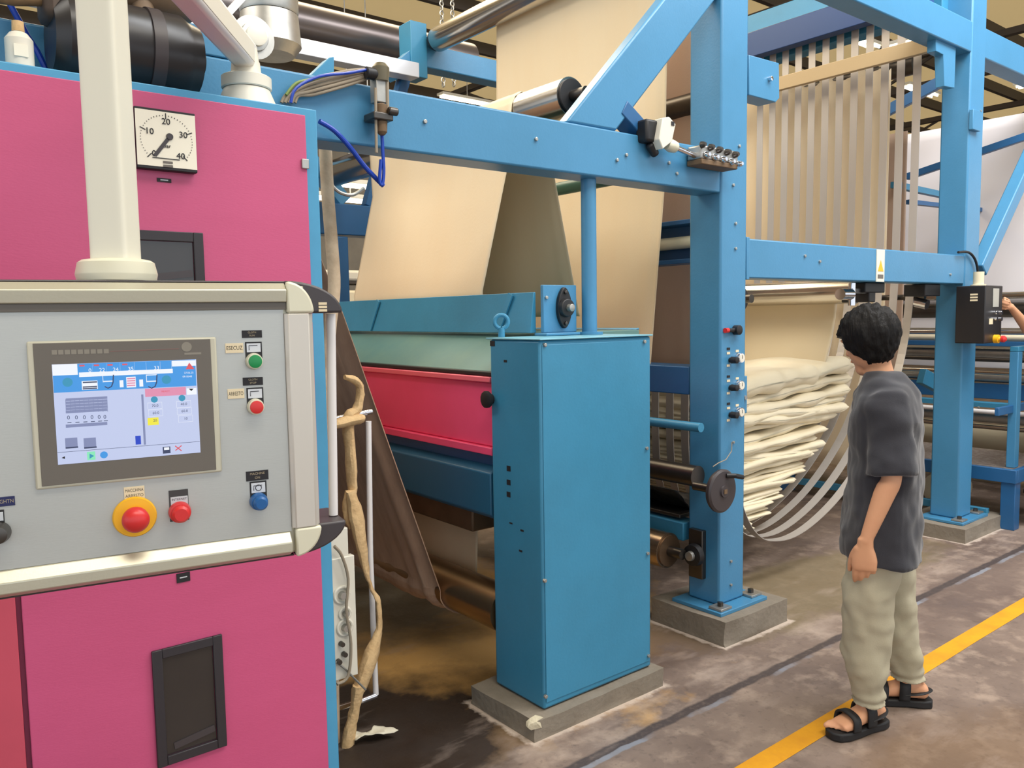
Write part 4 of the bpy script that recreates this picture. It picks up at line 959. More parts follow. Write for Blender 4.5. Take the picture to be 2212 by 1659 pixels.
tag(MB().tube(catmull([tuple(px(x, y, 'y', 2.85)) for x, y in ((702, 300), (708, 420), (716, 520), (722, 620), (712, 720), (706, 860))] + [(px(706, 860, 'y', 2.85).x - .02, 2.85, .002)], 5), [.024] * 31, 14).build('lagged_pipe', mat('lagging', (214, 190, 160), .85, dirt=.5, dirt_rgb=(150, 118, 88), scale=12, bump=.4, bscale=25)), 'cloth-wrapped vertical pipe close beside the right edge of the pink cabinet', 'pipe')

# =================================================================== BESIDE THE CABINET
YR = 2.86
rk = thing('pipe_rail', (1.55, YR, .1), 'bent steel pipe rail beside the pink cabinet with cloth strips hung over it', 'pipe rail')
P_ = lambda x, y, yy=YR: px(x, y, 'y', yy)
MB().tube([P_(715, 906), P_(803, 889)], .010, 14).build('rail', CHROME, rk)
MB().tube([P_(796, 910), P_(800, 1200), P_(812, 1500)], .0115, 14).build('upright', PIPEW, rk)
MB().tube([P_(730, 1530), P_(770, 1518), P_(812, 1502)], .013, 14).build('rail', CHROME, rk)
def strip(pts, w_, label, yy=YR - .03):
    n_ = len(pts); C_ = catmull([tuple(P_(x, y, yy)) for x, y in pts], 5); W = catmull([(a_,) for a_ in w_], 5)
    mb = MB(); mb.tube(C_, [k_[0] * 1.3 for k_ in W], 12, True, .7)
    for v in mb.bm.verts: v.co += Vector((noise.noise(v.co * 40), 0, noise.noise(v.co * 30))) * .006
    return tag(mb.build('cloth_strip', ROPE), label, 'cloth strip', 'cloth strips tied to the pipe rail')
strip([(744, 815), (768, 822), (779, 845), (770, 885), (752, 905), (758, 1000), (762, 1080)], [.010, .015, .016, .018, .022, .021, .018], 'tan cloth strip knotted over the top of the pipe rail')
strip([(758, 1060), (772, 1130), (790, 1230), (802, 1270), (816, 1300), (819, 1355), (800, 1420), (775, 1490)], [.018, .030, .014, .008, .012, .014, .034, .03], 'tan cloth strip twisting down along the pipe rail upright', YR - .05)
strip([(775, 1480), (765, 1540), (752, 1600), (748, 1690)], [.028, .022, .026, .018], 'tan cloth strip below the bottom rail reaching the floor', YR - .06)
strip([(752, 1060), (750, 1100), (757, 1142)], [.012, .018, .008], 'short frayed tan strip beside the pendant corner', YR - .02)
strip([(722, 918), (745, 912), (770, 906), (784, 903)], [.018, .022, .024, .016], 'tan cloth wrapped round the top rail beside the cabinet', YR - .045)
vp = thing('valve_panel', (1.35, 2.75, .3), 'cream valve panel with round gauges and loops of hose, low beside the pink cabinet', 'valve panel')
a = P_(690, 1215, 2.74); b = P_(774, 1462, 2.74)
MB().box((a.x, 2.74, b.z + .01), (b.x, 2.77, a.z)).build('panel', OFFW, vp, bevel=.003)
a2 = P_(700, 1150, 2.74); b2 = P_(755, 1214, 2.74)
MB().box((a2.x, 2.745, b2.z + .001), (b2.x, 2.77, a2.z)).build('panel', OFFW, vp, bevel=.003)
for zz_ in (a.z - .05, b.z + .06): MB().box((.955, 2.7705, zz_ - .015), (b.x - .03, 2.80, zz_ + .015)).build('wall_bracket', GALV, vp)
for (x, y, r) in ((738, 1285, .03), (745, 1325, .022), (745, 1355, .03)):
    c = P_(x, y, 2.738); MB().tube(torus_pts(c, r, (1, 0, 0), (0, 0, 1), 0, 360, 20), .006, 8).build('ring', OFFW, vp)
    MB().lathe(c, (0, -1, 0), [(0, r * .5), (.02, r * .45)], 16).build('gauge', GALV, vp)
for (x, y) in ((736, 1390), (742, 1412), (730, 1428)): c = P_(x, y, 2.738); MB().lathe(c, (0, -1, 0), [(0, .010), (.02, .009)], 12).build('valve', DSTEEL, vp)
MB().tube(catmull([tuple(P_(x, y, 2.72)) for x, y in ((722, 1180), (738, 1200), (752, 1250), (748, 1320), (758, 1390), (752, 1460), (728, 1478))], 5), .006, 8).build('hose', RUBCAB, vp)
MB().tube(catmull([tuple(P_(x, y, 2.73)) for x, y in ((726, 1430), (745, 1445), (770, 1470), (790, 1490))], 5), .004, 8).build('hose', GALV, vp)
kc = thing('chain', (1.2, 2.6, .9), 'small chain with rings hanging from a hook on the side of the pink cabinet', 'chain')
for i in range(9):
    c = P_(712 + (i % 2), 985 + i * 13, 2.66); MB().tube(torus_pts(c, .010 if i != 1 else .024, (1, 0, 0) if i % 2 else (.6, .8, 0), (0, 0, 1), 0, 360, 14), .0028, 6).build('link', DSTEEL, kc)
MB().tube([Vector((.96, 2.82, P_(692, 998, 2.60).z)), P_(692, 998, 2.66), P_(706, 998, 2.64), P_(712, 985, 2.655)], .004, 8).build('hook', DSTEEL, kc)
# crumpled paper
mb = MB(); rows = []
for i in range(12):
    row = []
    for j in range(8):
        u, v = i / 11, j / 7; p = Vector((1.40 + .15 * u - .02 * v, 2.76 - .05 * u + .075 * v, .018)); nn = p * 26
        row.append(mb.bm.verts.new(p + Vector((noise.noise(nn) * .015, noise.noise(nn + Vector((9, 0, 0))) * .015, .016 + noise.noise(nn + Vector((0, 9, 0))) * .022))))
    rows.append(row)
for a, b in zip(rows, rows[1:]):
    for j in range(7):
        if 3 < len(mb.bm.faces) < 8: pass
        mb.bm.faces.new((a[j], a[j + 1], b[j + 1], b[j]))
tag(mb.build('paper_scrap', mat('grubby_paper', (214, 206, 184), .9), solid=.0015, sharp=20), 'crumpled white scrap lying on the dark oily floor beside the cabinet', 'scrap')

# =================================================================== OVERHEAD BEHIND THE MACHINE
dk = thing('air_duct', (1.75, 4.2, 2.9), 'ribbed silver duct with a round capped end rising above the cabinet', 'duct')
c = px(552, 78, 'y', 4.0)
prf = []; zz = 0
for i in range(16): prf += [(zz, .145), (zz + .012, .150), (zz + .10, .150), (zz + .112, .145)]; zz += .125
c2 = px(585, 30, 'y', 4.2)
MB().lathe((c2.x, 4.22, c2.z), (0, 0, 1), prf, 32).build('riser', GALV, dk)
MB().lathe((c2.x + .0, 4.22, c2.z - .21), (0, 0, 1), [(0, .12), (.05, .16), (.205, .148)], 32).build('elbow', GALV, dk)
MB().lathe((c.x, 4.06, c.z), (0, -1, 0), [(0, .10), (.04, .105), (.041, .07), (.06, .068), (.062, .06)], 32).build('end_flange', GALV, dk)
MB().lathe((c.x, 3.997, c.z), (0, -1, 0), [(0, .05), (.02, .05), (.024, .04)], 28).build('end_cap', OFFW, dk)
MB().cyl((c.x - .25, 4.12, c.z + .0), (c.x - .11, 4.12, c.z), .02).build('branch', PIPEW, dk)
tag(MB().cyl((1.9, 5.8, 3.84), (4.2, 5.8, 3.84), .155, 36).build('dark_drum', mat('drum_dark', (92, 84, 82), .3, .6)), 'long dark cylinder running beyond the machine, under the roof', 'pipe')
ctp = px(590, 92, 'y', 5.2).z
tag(MB().box((.8, 5.16, ctp - .05), (3.29, 5.28, ctp + .055)).build('cable_tray', mat('bright_tray', (214, 218, 226), .35, .3), bevel=.004), 'bright metal cable tray running above the far frame behind the cabinet', 'cable tray')
tag(MB().bar(px(480, 42, 'y', 3.6), px(560, -45, 'y', 3.6), .03, .03).build('brace_rod', PIPEW), 'thin white rod slanting up behind the support arm', 'rod')
tag(MB().box((.6, 5.5, 3.02), (3.2, 5.7, 3.28)).build('dark_housing', mat('umber_housing', (74, 64, 58), .5)), 'dark horizontal housing below the bright cable tray', 'duct')
tag(MB().box((1.5, 4.6, 2.75), (2.5, 4.9, 2.95)).build('light_box', GALV), 'pale metal box behind the long beam, left of the leaning brace', 'box')
# hoist chains
for i, x in enumerate((955, 978)):
    p = px(x, 60, 'y', 7.5); q = MB()
    for k_ in range(64): q.tube(torus_pts((p.x, 7.5, p.z - .6 + k_ * .05), .022, (1, 0, 0) if k_ % 2 else (0, 1, 0), (0, 0, 1.2), 0, 360, 8), .008, 5)
    tag(q.build('hoist_chain', GALV), ['left', 'right'][i] + ' one of two chains hanging from the roof beyond the highest roller', 'chain', 'hoist chains under the roof')
# hall lamps
def lamp(x, y, z, label, ax=0):
    t = thing('ceiling_lamp', (x, y, z), label, 'lamp', 'fluorescent lamps under the roof')
    dx, dy = ((.65, .11) if ax == 0 else (.11, .65))
    MB().box((x - dx, y - dy, z), (x + dx, y + dy, z + .05)).build('fixture', OFFW, t, bevel=.006)
    for s in (-1, 1):
        o = (0, s * .055) if ax == 0 else (s * .055, 0)
        MB().cyl((x - dx * .94 * (ax == 0) + o[0], y - dy * .94 * (ax == 1) + o[1], z - .02), (x + dx * .94 * (ax == 0) + o[0], y + dy * .94 * (ax == 1) + o[1], z - .02), .018, 10).build('tube', LTUBE, t)
    MB().cyl((x, y, z + .051), (x, y, 6.86), .008, 8).build('suspension_rod', GALV, t)
lamp(9.65, 13.4, 5.95, 'twin-tube lamp seen over the long blue beam, left of the draped roller')
lamp(16.5, 7.7, 5.95, 'twin-tube lamp hanging under the roof, right of the strap bands, above the white web')
lamp(12.6, 6.9, 5.95, 'twin-tube lamp seen just left of the far blue column')
lamp(12.3, 5.6, 5.6, 'twin-tube lamp behind the far blue column', 1)
l1, l2 = px(757, 430, 'y', 9.5), px(800, 402, 'y', 9.5)
lamp(l1.x, 9.5, l1.z, 'low twin-tube lamp seen through the gap left of the pale cloth')
lamp(l2.x, 9.5, l2.z, 'higher twin-tube lamp seen through the gap left of the pale cloth')
lamp(15.5, 5.0, 5.4, 'twin-tube lamp at the right edge of the view above the white web', 1)
lamp(1.5, -1.2, 6.3, 'twin-tube lamp over the aisle behind the viewer'); lamp(4.3, .2, 6.32, 'twin-tube lamp over the right part of the aisle')

# =================================================================== STORED GOODS BEHIND
for i, (x, z) in enumerate(((4.2, .25), (4.75, .25), (4.48, .70), (5.3, .25))):
    t = tag(MB().lathe((x, 9.0, z), (0, 1, 0), [(0, .06), (.01, .24), (1.6, .24), (1.61, .06)], 28).build('cloth_roll', CLOTHP), ['left bottom', 'middle bottom', 'top', 'right bottom'][i] + ' roll of cream cloth stored beyond the far frame', 'cloth roll', 'cloth rolls stored behind the machine')
for i in range(5):
    z = 1.0 + i * .27
    tag(MB().box((3.6, 8.2, z), (5.0, 8.6, z + .12 + .05 * (i % 2))).build('fabric_bale', CLOTHP if i % 2 else OFFW, bevel=.03), ['lowest', 'second', 'third', 'fourth', 'topmost'][i] + ' pale bale on the shelf beyond the far frame', 'bale', 'bales on the shelf behind the machine')
sh = thing('storage_shelf', (4.3, 8.4, 0), 'dark storage shelf with pale bales beyond the far frame', 'shelf')
for x in (3.5, 5.1): MB().box((x - .03, 8.2, 0), (x + .03, 8.6, 2.4)).build('post', PUR, sh)
for i in range(5): MB().box((3.53, 8.2, .97 + i * .27), (5.07, 8.6, .998 + i * .27)).build('board', PUR, sh)

# =================================================================== NEXT MACHINE TO THE RIGHT
web('cloth_web', [(8.3, 1.9, 3.42), (8.32, 1.9, 2.4), (8.3, 1.9, 1.72)], [(8.3, 4.02, 3.42), (8.32, 4.02, 2.4), (8.3, 4.02, 1.72)], 'bright white cloth web hanging at the right edge of the view', WCLOTH, .012, 3)
web('cloth_web', [(8.9, .9, 3.0), (8.7, 1.0, 2.2), (8.5, 1.05, 1.45)], [(8.9, 2.6, 3.0), (8.7, 2.55, 2.2), (8.5, 2.5, 1.45)], 'cream folded cloth hanging behind the black control box', CLOTHP, .03, 6)
nm_ = thing('rolling_machine', (8.0, 3.2, 0), 'blue machine with many stacked rollers beyond the standing person', 'machine')
def rr(z, r, m_, x=7.9, y0=2.0, y1=4.2, nm='roller'): return MB().cyl((x, y0, z), (x, y1, z), r, 24).build(nm, m_, nm_)
def bb(z0, z1, m_, x=7.9, y0=2.0, y1=4.2, nm='crossbeam', dx=.05): return MB().box((x - dx, y0, z0), (x + dx, y1, z1)).build(nm, m_, nm_, bevel=.004)
def zr(row, x=7.9): return px(2020, row, 'x', x).z
rr(zr(642), .03, STEEL); rr(zr(672), .075, DSTEEL, 8.0); bb(zr(709), zr(686), WCLOTH, 7.98, nm='cloth_wrap', dx=.02)
rr(zr(716), .022, CHROME, 7.8); rr(zr(729), .03, CLOTHP, 7.9, nm='cloth_roll'); bb(zr(745), zr(735), BLUE2, 7.85)
rr(zr(760), .045, GALV); bb(zr(790), zr(777), WCLOTH, 7.9, nm='cloth_wrap', dx=.02); rr(zr(798), .02, STEEL, 7.8); rr(zr(812), .035, GALV); rr(zr(772), .02, DSTEEL, 7.8)
bb(zr(853), zr(822), BLUE2); bb(zr(866), zr(856), TEAL, 7.7); rr(zr(874), .02, PIPEW, 7.65); rr(zr(890), .04, GALV, 7.75); rr(zr(906), .02, STEEL, 7.7)
rr(zr(938), .13, mat('beige_roller', (176, 164, 138), .4), 8.0); bb(.1, .55, mat('dark_recess', (38, 36, 36), .7), 8.4, dx=.1, nm='back_panel')
MB().cyl((7.6, .6, zr(898, 7.6)), (7.6, 2.0, zr(898, 7.6)), .025).build('roller', CHROME, nm_)
MB().cyl((7.9, .5, 1.60 - .19), (7.9, 2.0, 1.41), .03).build('roller', CHROME, nm_)
MB().cyl((7.9, .5, zr(950)), (7.9, 1.99, zr(950)), .14).build('roller', BLACK, nm_)
MB().box((8.0, .4, .0), (8.15, .5, 2.0)).box((8.0, 4.25, 0), (8.15, 4.35, 3.6)).build('side_frame', BLUE2, nm_, bevel=.006)
MB().cyl((8.345, 1.9, 3.39), (8.345, 4.1, 3.39), .03).build('roller', DSTEEL, nm_)
# bars of the far frame passing in front of the white web
for (x0, y0, x1, y1, hh, m_) in ((1930, 399, 2085, 432, .07, TEAL), (1960, 436, 2140, 456, .05, BLUE2)):
    MB().bar(px(x0, y0, 'y', 3.3), px(x1, y1, 'y', 3.3) , .05, hh * .7).build('tie_bar', m_, frame)
MB().bar(px(1905, 246, 'x', 7.6), px(2085, 148, 'x', 7.6), .05, .10).build('tie_bar', BLUE2, frame, bevel=.003)
MB().bar(px(1960, 382, 'x', 7.6), px(2230, 290, 'x', 7.6), .05, .06).build('tie_bar', BLUE2, nm_, bevel=.003)
# platform
pf = thing('access_platform', (7.4, 3.2, 0), 'blue walk-on platform with chequered plate and step behind the far column', 'platform')
CHK = mat('chequer_plate', (128, 114, 106), .45, .5, dirt=.7, dirt_rgb=(186, 178, 172), scale=30, bump=.6, bscale=60)
cor = px(2165, 1038, 'z', .45)
MB().box((6.66, 2.35, .452), (7.5, 5.0, .46)).build('deck_plate', CHK, pf)
MB().box((6.62, 2.31, .36), (6.66, 5.0, .462)).box((6.66, 2.31, .36), (7.5, 2.35, .462)).build('edge_beam', BLUE2, pf, bevel=.004)
MB().box((6.64, 2.32, 0), (6.74, 2.42, .36)).build('leg', BLUE2, pf, bevel=.004)
MB().box((6.62, 4.2, 0), (6.72, 4.3, .36)).build('leg', BLUE2, pf, bevel=.004)
MB().box((6.62, 2.5, .08), (6.66, 5.0, .14)).build('lower_rail', TEAL, pf, bevel=.004)
MB().bar((6.80, 2.30, .45), (7.5, 2.30, .39), .02, .18).build('stringer', BLUE, pf, bevel=.004)
MB().box((6.80, 1.90, .23), (7.5, 2.29, .245)).build('step', CHK, pf)
MB().box((6.79, 1.86, .17), (7.5, 1.90, .25)).build('step_edge', BLUE2, pf, bevel=.003)
px1 = px(2138, 900, 'y', 2.40)
MB().box((6.72, 2.36, .462), (6.80, 2.42, 1.34)).build('guard_post', BLUE, pf, bevel=.004)
MB().box((7.08, 2.36, .90), (7.15, 2.42, 1.34)).build('guard_post', BLUE, pf, bevel=.004)
MB().box((6.72, 2.36, 1.341), (7.15, 2.42, 1.38)).build('guard_rail', TEAL, pf, bevel=.004)
MB().box((7.155, 2.37, .88), (7.5, 2.42, .96)).box((6.45, 2.38, .88), (6.719, 2.41, .94)).box((6.801, 2.38, .88), (7.079, 2.41, .94)).build('guard_rail', BLUE2, pf, bevel=.004)
tag(MB().cyl((6.95, 3.0, .16), (7.25, 3.0, .16), .14).build('beige_canister', CREAM), 'beige cylinder lying under the platform behind the far column', 'canister')
MB().bar(px(1990, 812, 'y', 3.0), px(2075, 858, 'y', 2.9), .06, .12).build('guard_bar', TEAL, pf, bevel=.004)
mech = thing('gear_unit', (7.5, 2.2, .9), 'greasy gear unit with steel fittings at the right edge beyond the guard post', 'gear unit')
for i in range(9): MB().lathe((7.35 + .12 * (i % 3), 2.3, 1.0 + .13 * (i // 3)), (0, -1, 0), [(0, .05), (.04, .045), (.06, .02)], 14).build('gear', DSTEEL if i % 2 else GALV, mech)
MB().box((7.25, 2.301, .97), (7.75, 2.36, 1.45)).build('case', BLACK, mech)

# =================================================================== BLACK CONTROL BOX
kb = thing('switch_box', (6.22, 2.44, 1.4), 'black switch box with white labels and an emergency stop on the far blue column', 'switch box')
BX0, BX1, BY0, BY1 = 6.07, 6.36, 2.35, 2.545
zb0, zb1 = px(2118, 743, 'y', BY0).z, px(2118, 616, 'y', BY0).z
MB().box((BX0, BY0, zb0), (BX1, BY1, zb1)).build('body', mat('switch_black', (30, 27, 28), .4), kb, bevel=.006)
MB().lathe((6.20, 2.45, zb1 + .0005), (0, 0, 1), [(0, .05), (.01, .05), (.012, .035), (.10, .035)], 20).build('cable_gland', mat('gland_cream', (222, 208, 176), .5), kb)
MB().box((6.19, BY0 - .004, zb1 - .15), (6.29, BY0 - .0005, zb1 - .02)).build('display', mat('display_grey', (176, 174, 164), .3), kb, bevel=.002)
for i, dz in enumerate((.19, .235)):
    for dx in (0, .08): MB().lathe((6.23 + dx, BY0 - .0005, zb1 - dz), (0, -1, 0), [(0, .015), (.02, .014)], 14).build('button', CHROME, kb)
MB().box((6.14, BY0 - .003, zb1 - .27), (6.20, BY0 - .0005, zb1 - .23)).build('label', CREAM, kb)
es = MB().lathe((6.24, BY0 - .0005, zb1 - .375), (0, -1, 0), [(0, .03), (.03, .03), (.032, .016), (.045, .014)], 24).build('emergency_stop', YEL, kb)
MB().lathe((6.24, BY0 - .046, zb1 - .375), (0, -1, 0), [(0, .012), (.002, .024), (.02, .024), (.032, .012)], 24).build('mushroom_head', REDB, es)
for dz in (.055, .075, .095): MB().box((BX0 - .002, 2.40, zb1 - dz - .012), (BX0 - .0003, 2.45, zb1 - dz)).build('label', CREAM, kb)
MB().tube(catmull([tuple(px(x, y, 'y', 2.53)) for x, y in ((2070, 545), (2092, 545), (2106, 560), (2112, 585), (2112, 606))], 4), .009, 8).build('cable', BLACK, kb)
sg = px(1901, 574, 'y', Y0 + .003)
ws = MB().box((sg.x - .05, Y0 - .001, sg.z - .10), (sg.x + .05, Y0 + .0035, sg.z + .10)).build('warning_label', OFFW, frame)
tp = [Vector((sg.x - .035, Y0 - .0015, sg.z - .035)), Vector((sg.x + .035, Y0 - .0015, sg.z - .035)), Vector((sg.x, Y0 - .0015, sg.z + .035))]
MB().prism(tp, (0, -.0008, 0)).build('symbol', YEL, ws, smooth=False)
MB().box((sg.x - .035, Y0 - .002, sg.z - .08), (sg.x + .035, Y0 - .0012, sg.z - .055)).build('symbol', GREYB, ws)

# =================================================================== PEOPLE
def drape(o, st_, size):
    "cloth folds: a soft displacement over the garment"
    tx = bpy.data.textures.new('folds', 'CLOUDS'); tx.noise_scale = size; tx.noise_depth = 1
    e = bpy.data.objects.new('fold_axis', None)
    md = o.modifiers.new('f', 'DISPLACE'); md.texture = tx; md.strength = st_; md.mid_level = .5; md.texture_coords = 'LOCAL'
    bpy.data.objects.remove(e)
class Fig:
    def __init__(s, x, y, az, z=0):
        s.o = Vector((x, y, z)); a = math.radians(az)
        s.f = Vector((math.cos(a), math.sin(a), 0)); s.l = Vector((-math.sin(a), math.cos(a), 0))
    def __call__(s, f, l, z): return s.o + s.f * f + s.l * l + Vector((0, 0, z))
def ell(c, u, v, ru, rv, n=28, sq=2.0):
    out = []
    for k in range(n):
        a = 2 * PI * k / n; cx, sx_ = math.cos(a), math.sin(a)
        g = (abs(cx) ** sq + abs(sx_) ** sq) ** (-1 / sq)
        out.append(c + u * cx * ru * g + v * sx_ * rv * g)
    return out
def limb(mb, pts, rs, n=16, sub=4):
    C = catmull([tuple(p) for p in pts], sub); W = catmull([(r,) for r in rs], sub)
    mb.tube(C, [max(.003, w[0]) for w in W], n)
    for p, r in ((pts[0], rs[0]), (pts[-1], rs[-1])):
        bm2 = bmesh.new(); bmesh.ops.create_icosphere(bm2, subdivisions=2, radius=r)
        vs = [v.co + Vector(p) for v in bm2.verts]; fs = [[v.index for v in f.verts] for f in bm2.faces]; bm2.free(); mb.faces(vs, fs)
def ball(mb, c, rx, ry, rz, F, sub=3, az=0, tilt=0):
    bm2 = bmesh.new(); bmesh.ops.create_icosphere(bm2, subdivisions=sub, radius=1)
    a = math.radians(az); f = F.f * math.cos(a) + F.l * math.sin(a); l = -F.f * math.sin(a) + F.l * math.cos(a)
    t = math.radians(tilt); f2 = f * math.cos(t) - Z_ * math.sin(t); z2 = f * math.sin(t) + Z_ * math.cos(t)
    vs = [Vector(c) + f2 * v.co.x * rx + l * v.co.y * ry + z2 * v.co.z * rz for v in bm2.verts]
    fs = [[v.index for v in q.verts] for q in bm2.faces]; bm2.free(); mb.faces(vs, fs)
    return f2, l, z2
def hand(mb, wrist, d, side, palm, curl, sc_=1.0, thumb=None):
    "d: direction of the hand, side: towards the thumb, palm: direction the palm faces"
    d = d.normalized(); palm = (palm - d * palm.dot(d)).normalized(); side = (side - d * side.dot(d) - palm * side.dot(palm)).normalized()
    W = wrist
    rings = []
    for t_, hw_, th_ in ((-.02, .024, .019), (.01, .026, .017), (.03, .034, .016), (.055, .040, .015), (.078, .040, .013), (.090, .037, .010)):
        rings.append(ell(W + d * t_ * sc_, side, palm, hw_ * sc_, th_ * sc_, 20, 2.6))
    mb.loft(rings)
    for i, (off, ln, r) in enumerate(((.029, .078, .0088), (.010, .086, .009), (-.009, .080, .0086), (-.028, .062, .0078))):
        base_ = W + d * (.080 - .004 * abs(i - 1.2)) * sc_ + side * off * sc_
        p = base_; pts = [base_ - d * .02 * sc_, p]; a = 0.0
        for seg, fr in ((0, .42), (1, .32), (2, .26)):
            a += math.radians(curl[i] * (1.0, 1.15, .7)[seg])
            dd = d * math.cos(a) + palm * math.sin(a) + side * (off * .5)
            p = p + dd.normalized() * ln * fr * sc_; pts.append(p)
        C = [pts[0]] + [q for q in pts[1:]]
        limb(mb, C, [r * sc_, r * 1.02 * sc_, r * sc_, r * .92 * sc_, r * .78 * sc_], 10, 3)
    td = (side * .45 + d * .9 + palm * .45).normalized() if thumb is None else thumb.normalized()
    b0 = W + d * .018 * sc_ + side * .022 * sc_; b1 = b0 + td * .036 * sc_; b2 = b1 + (td * .7 + d * .7).normalized() * .032 * sc_; b3 = b2 + (td * .35 + d + palm * .25).normalized() * .026 * sc_
    limb(mb, [b0, b1, b2, b3], [.014 * sc_, .0125 * sc_, .0105 * sc_, .0085 * sc_], 10, 3)

def person(F, label, pose, vox=.005):
    t = thing('person', tuple(F.o), label, 'person')
    J = pose; mb = MB()
    hd = J['head']; az = J['haz']; tl = J['htilt']
    # torso core (inside the clothes), neck and head
    pel = F(*J['pelvis']); ch_ = F(*J['chest']); nk = F(*J['neck'])
    limb(mb, [pel, pel.lerp(ch_, .5), ch_, ch_.lerp(nk, .75)], [.105, .10, .105, .055], 20)
    limb(mb, [F(*J['lsh']), ch_.lerp(nk, .45), F(*J['rsh'])], [.045, .06, .045], 14)
    H = F(*hd)
    f2, l2, z2 = ball(mb, H, .095, .076, .115, F, 3, az, tl)
    limb(mb, [nk - Z_ * .03, nk.lerp(H, .35), H - z2 * .04 - f2 * .02], [.058, .052, .055], 18)
    limb(mb, [H + f2 * .03 - z2 * .05, H + f2 * .055 - z2 * .095], [.052, .030], 14)     # jaw and chin
    limb(mb, [H + f2 * .088 + z2 * .015, H + f2 * .108 - z2 * .02], [.009, .013], 10)     # nose
    limb(mb, [H + f2 * .086 - z2 * .058 + l2 * .018, H + f2 * .092 - z2 * .058, H + f2 * .086 - z2 * .058 - l2 * .018], [.006, .008, .006], 8)
    limb(mb, [H + f2 * .080 + z2 * .028 + l2 * .05, H + f2 * .092 + z2 * .03, H + f2 * .080 + z2 * .028 - l2 * .05], [.008, .009, .008], 8)
    for s in (-1, 1): ball(mb, H + l2 * s * .078 - z2 * .01 - f2 * .005, .017, .008, .03, F, 2, az, tl)
    # arms
    for k, s in (('l', 1), ('r', -1)):
        sh, el, wr = F(*J[k + 'sh']), F(*J[k + 'el']), F(*J[k + 'wr'])
        limb(mb, [sh, sh.lerp(el, .35), el, el.lerp(wr, .3), wr], [.046, .044, .036, .038, .023], 16)
        hp = J[k + 'hand']; D = F.f * hp[0][0] + F.l * hp[0][1] + Z_ * hp[0][2]; S = F.f * hp[1][0] + F.l * hp[1][1] + Z_ * hp[1][2]; Pm = F.f * hp[2][0] + F.l * hp[2][1] + Z_ * hp[2][2]
        hand(mb, wr + D.normalized() * .01, D, S, Pm, hp[3], J.get('hs', 1.0))
        hip, kn, an = F(*J[k + 'hip']), F(*J[k + 'kn']), F(*J[k + 'an'])
        limb(mb, [pel.lerp(hip, .6), hip, hip.lerp(kn, .5), kn, kn.lerp(an, .35), an], [.085, .082, .07, .053, .054, .036], 18)
        fa = math.radians(J[k + 'foot']); fd = F.f * math.cos(fa) + F.l * math.sin(fa); fs_ = -F.f * math.sin(fa) + F.l * math.cos(fa)
        g = Vector((an.x, an.y, F.o.z)) - fd * .02
        gz = J.get('sole', .03)
        rings = []
        for q, hw_, hh, zz in ((-.065, .022, .02, .035), (-.05, .032, .034, .038), (-.01, .034, .045, .048), (.04, .036, .036, .042), (.09, .042, .026, .030), (.135, .044, .018, .022), (.165, .040, .014, .018)):
            rings.append(ell(g + fd * q + Z_ * (gz + zz), fs_, Z_, hw_, hh, 18, 2.4))
        mb.loft(rings)
        for i in range(5):
            o = (-.032 + i * .0155) * (s if True else 1); big = (i == (0 if s == 1 else 0))
            # big toe on the inner side
            ln = (.045, .04, .036, .03, .024)[i]; r = (.0135, .0095, .009, .0085, .008)[i]
            b0 = g + fd * (.150 - .006 * i) + fs_ * (-.030 * s + s * i * .0165) + Z_ * (gz + .013)
            limb(mb, [b0, b0 + fd * ln * .6 + Z_ * .002, b0 + fd * ln - Z_ * .002], [r, r, r * .85], 8, 2)
    mb.build('body', SKIN, t, vox=vox, sharp=180)
    for s in (-1, 1):
        e = MB(); ball(e, H + f2 * .083 + l2 * s * .032 + z2 * .012, .011, .013, .009, F, 2, az, tl); eo = e.build('eye', OFFW, t)
        e = MB(); ball(e, H + f2 * .0925 + l2 * s * .032 + z2 * .012, .004, .005, .005, F, 2, az, tl); e.build('iris', INK, eo)
    # hair: a thick bob with ragged fringe
    h = MB(); bm2 = bmesh.new(); bmesh.ops.create_icosphere(bm2, subdivisions=5, radius=1)
    C0 = H + z2 * .028 - f2 * .014
    for v in bm2.verts:
        n_ = v.co.normalized(); k_ = 1.0
        low = n_.z < -.1
        face_ = n_.x > .45 and n_.z < .12
        x_, y_, z_ = n_.x * .122, n_.y * .108, n_.z * (.118 if n_.z > 0 else .145)
        if n_.z < 0:
            tuck = 1 - .30 * min(1, (-n_.z) ** 1.5); x_ *= tuck; y_ *= tuck
        lock = noise.noise(Vector((n_.x * 7, n_.y * 7, n_.z * 1.5))) * .010 + noise.noise(Vector((n_.x * 17, n_.y * 17, n_.z * 3))) * .006
        p = Vector((x_, y_, z_)) + n_ * lock
        if face_: p = Vector((min(p.x, .060), p.y * .92, p.z))
        if n_.z < -.55: p.z = max(p.z, (-.125 if n_.x < 0 else -.10) + .012 * noise.noise(Vector((n_.x * 12, n_.y * 12, 0))))
        if n_.x > .1 and n_.z < -.25: p.z = max(p.z, -.04 - .05 * (1 - min(1, (n_.x - .1) / .4)))
        v.co = C0 + f2 * p.x + l2 * p.y + z2 * p.z
    hb = MB(); hb.bm.free(); hb.bm = bm2; hb.build('hair', HAIR, t, sharp=180)
    # T-shirt
    sm = MB(); rings = []
    for (z, fo, lo_, rf, rl) in J['shirt']:
        r = ell(F(fo, lo_, z), F.f, F.l, rf, rl, 40, 2.3)
        rings.append([p + (p - F(fo, lo_, z)) * .10 * noise.noise(Vector((p.x * 9, p.y * 9, z * 5))) for p in r])
    sm.loft(rings)
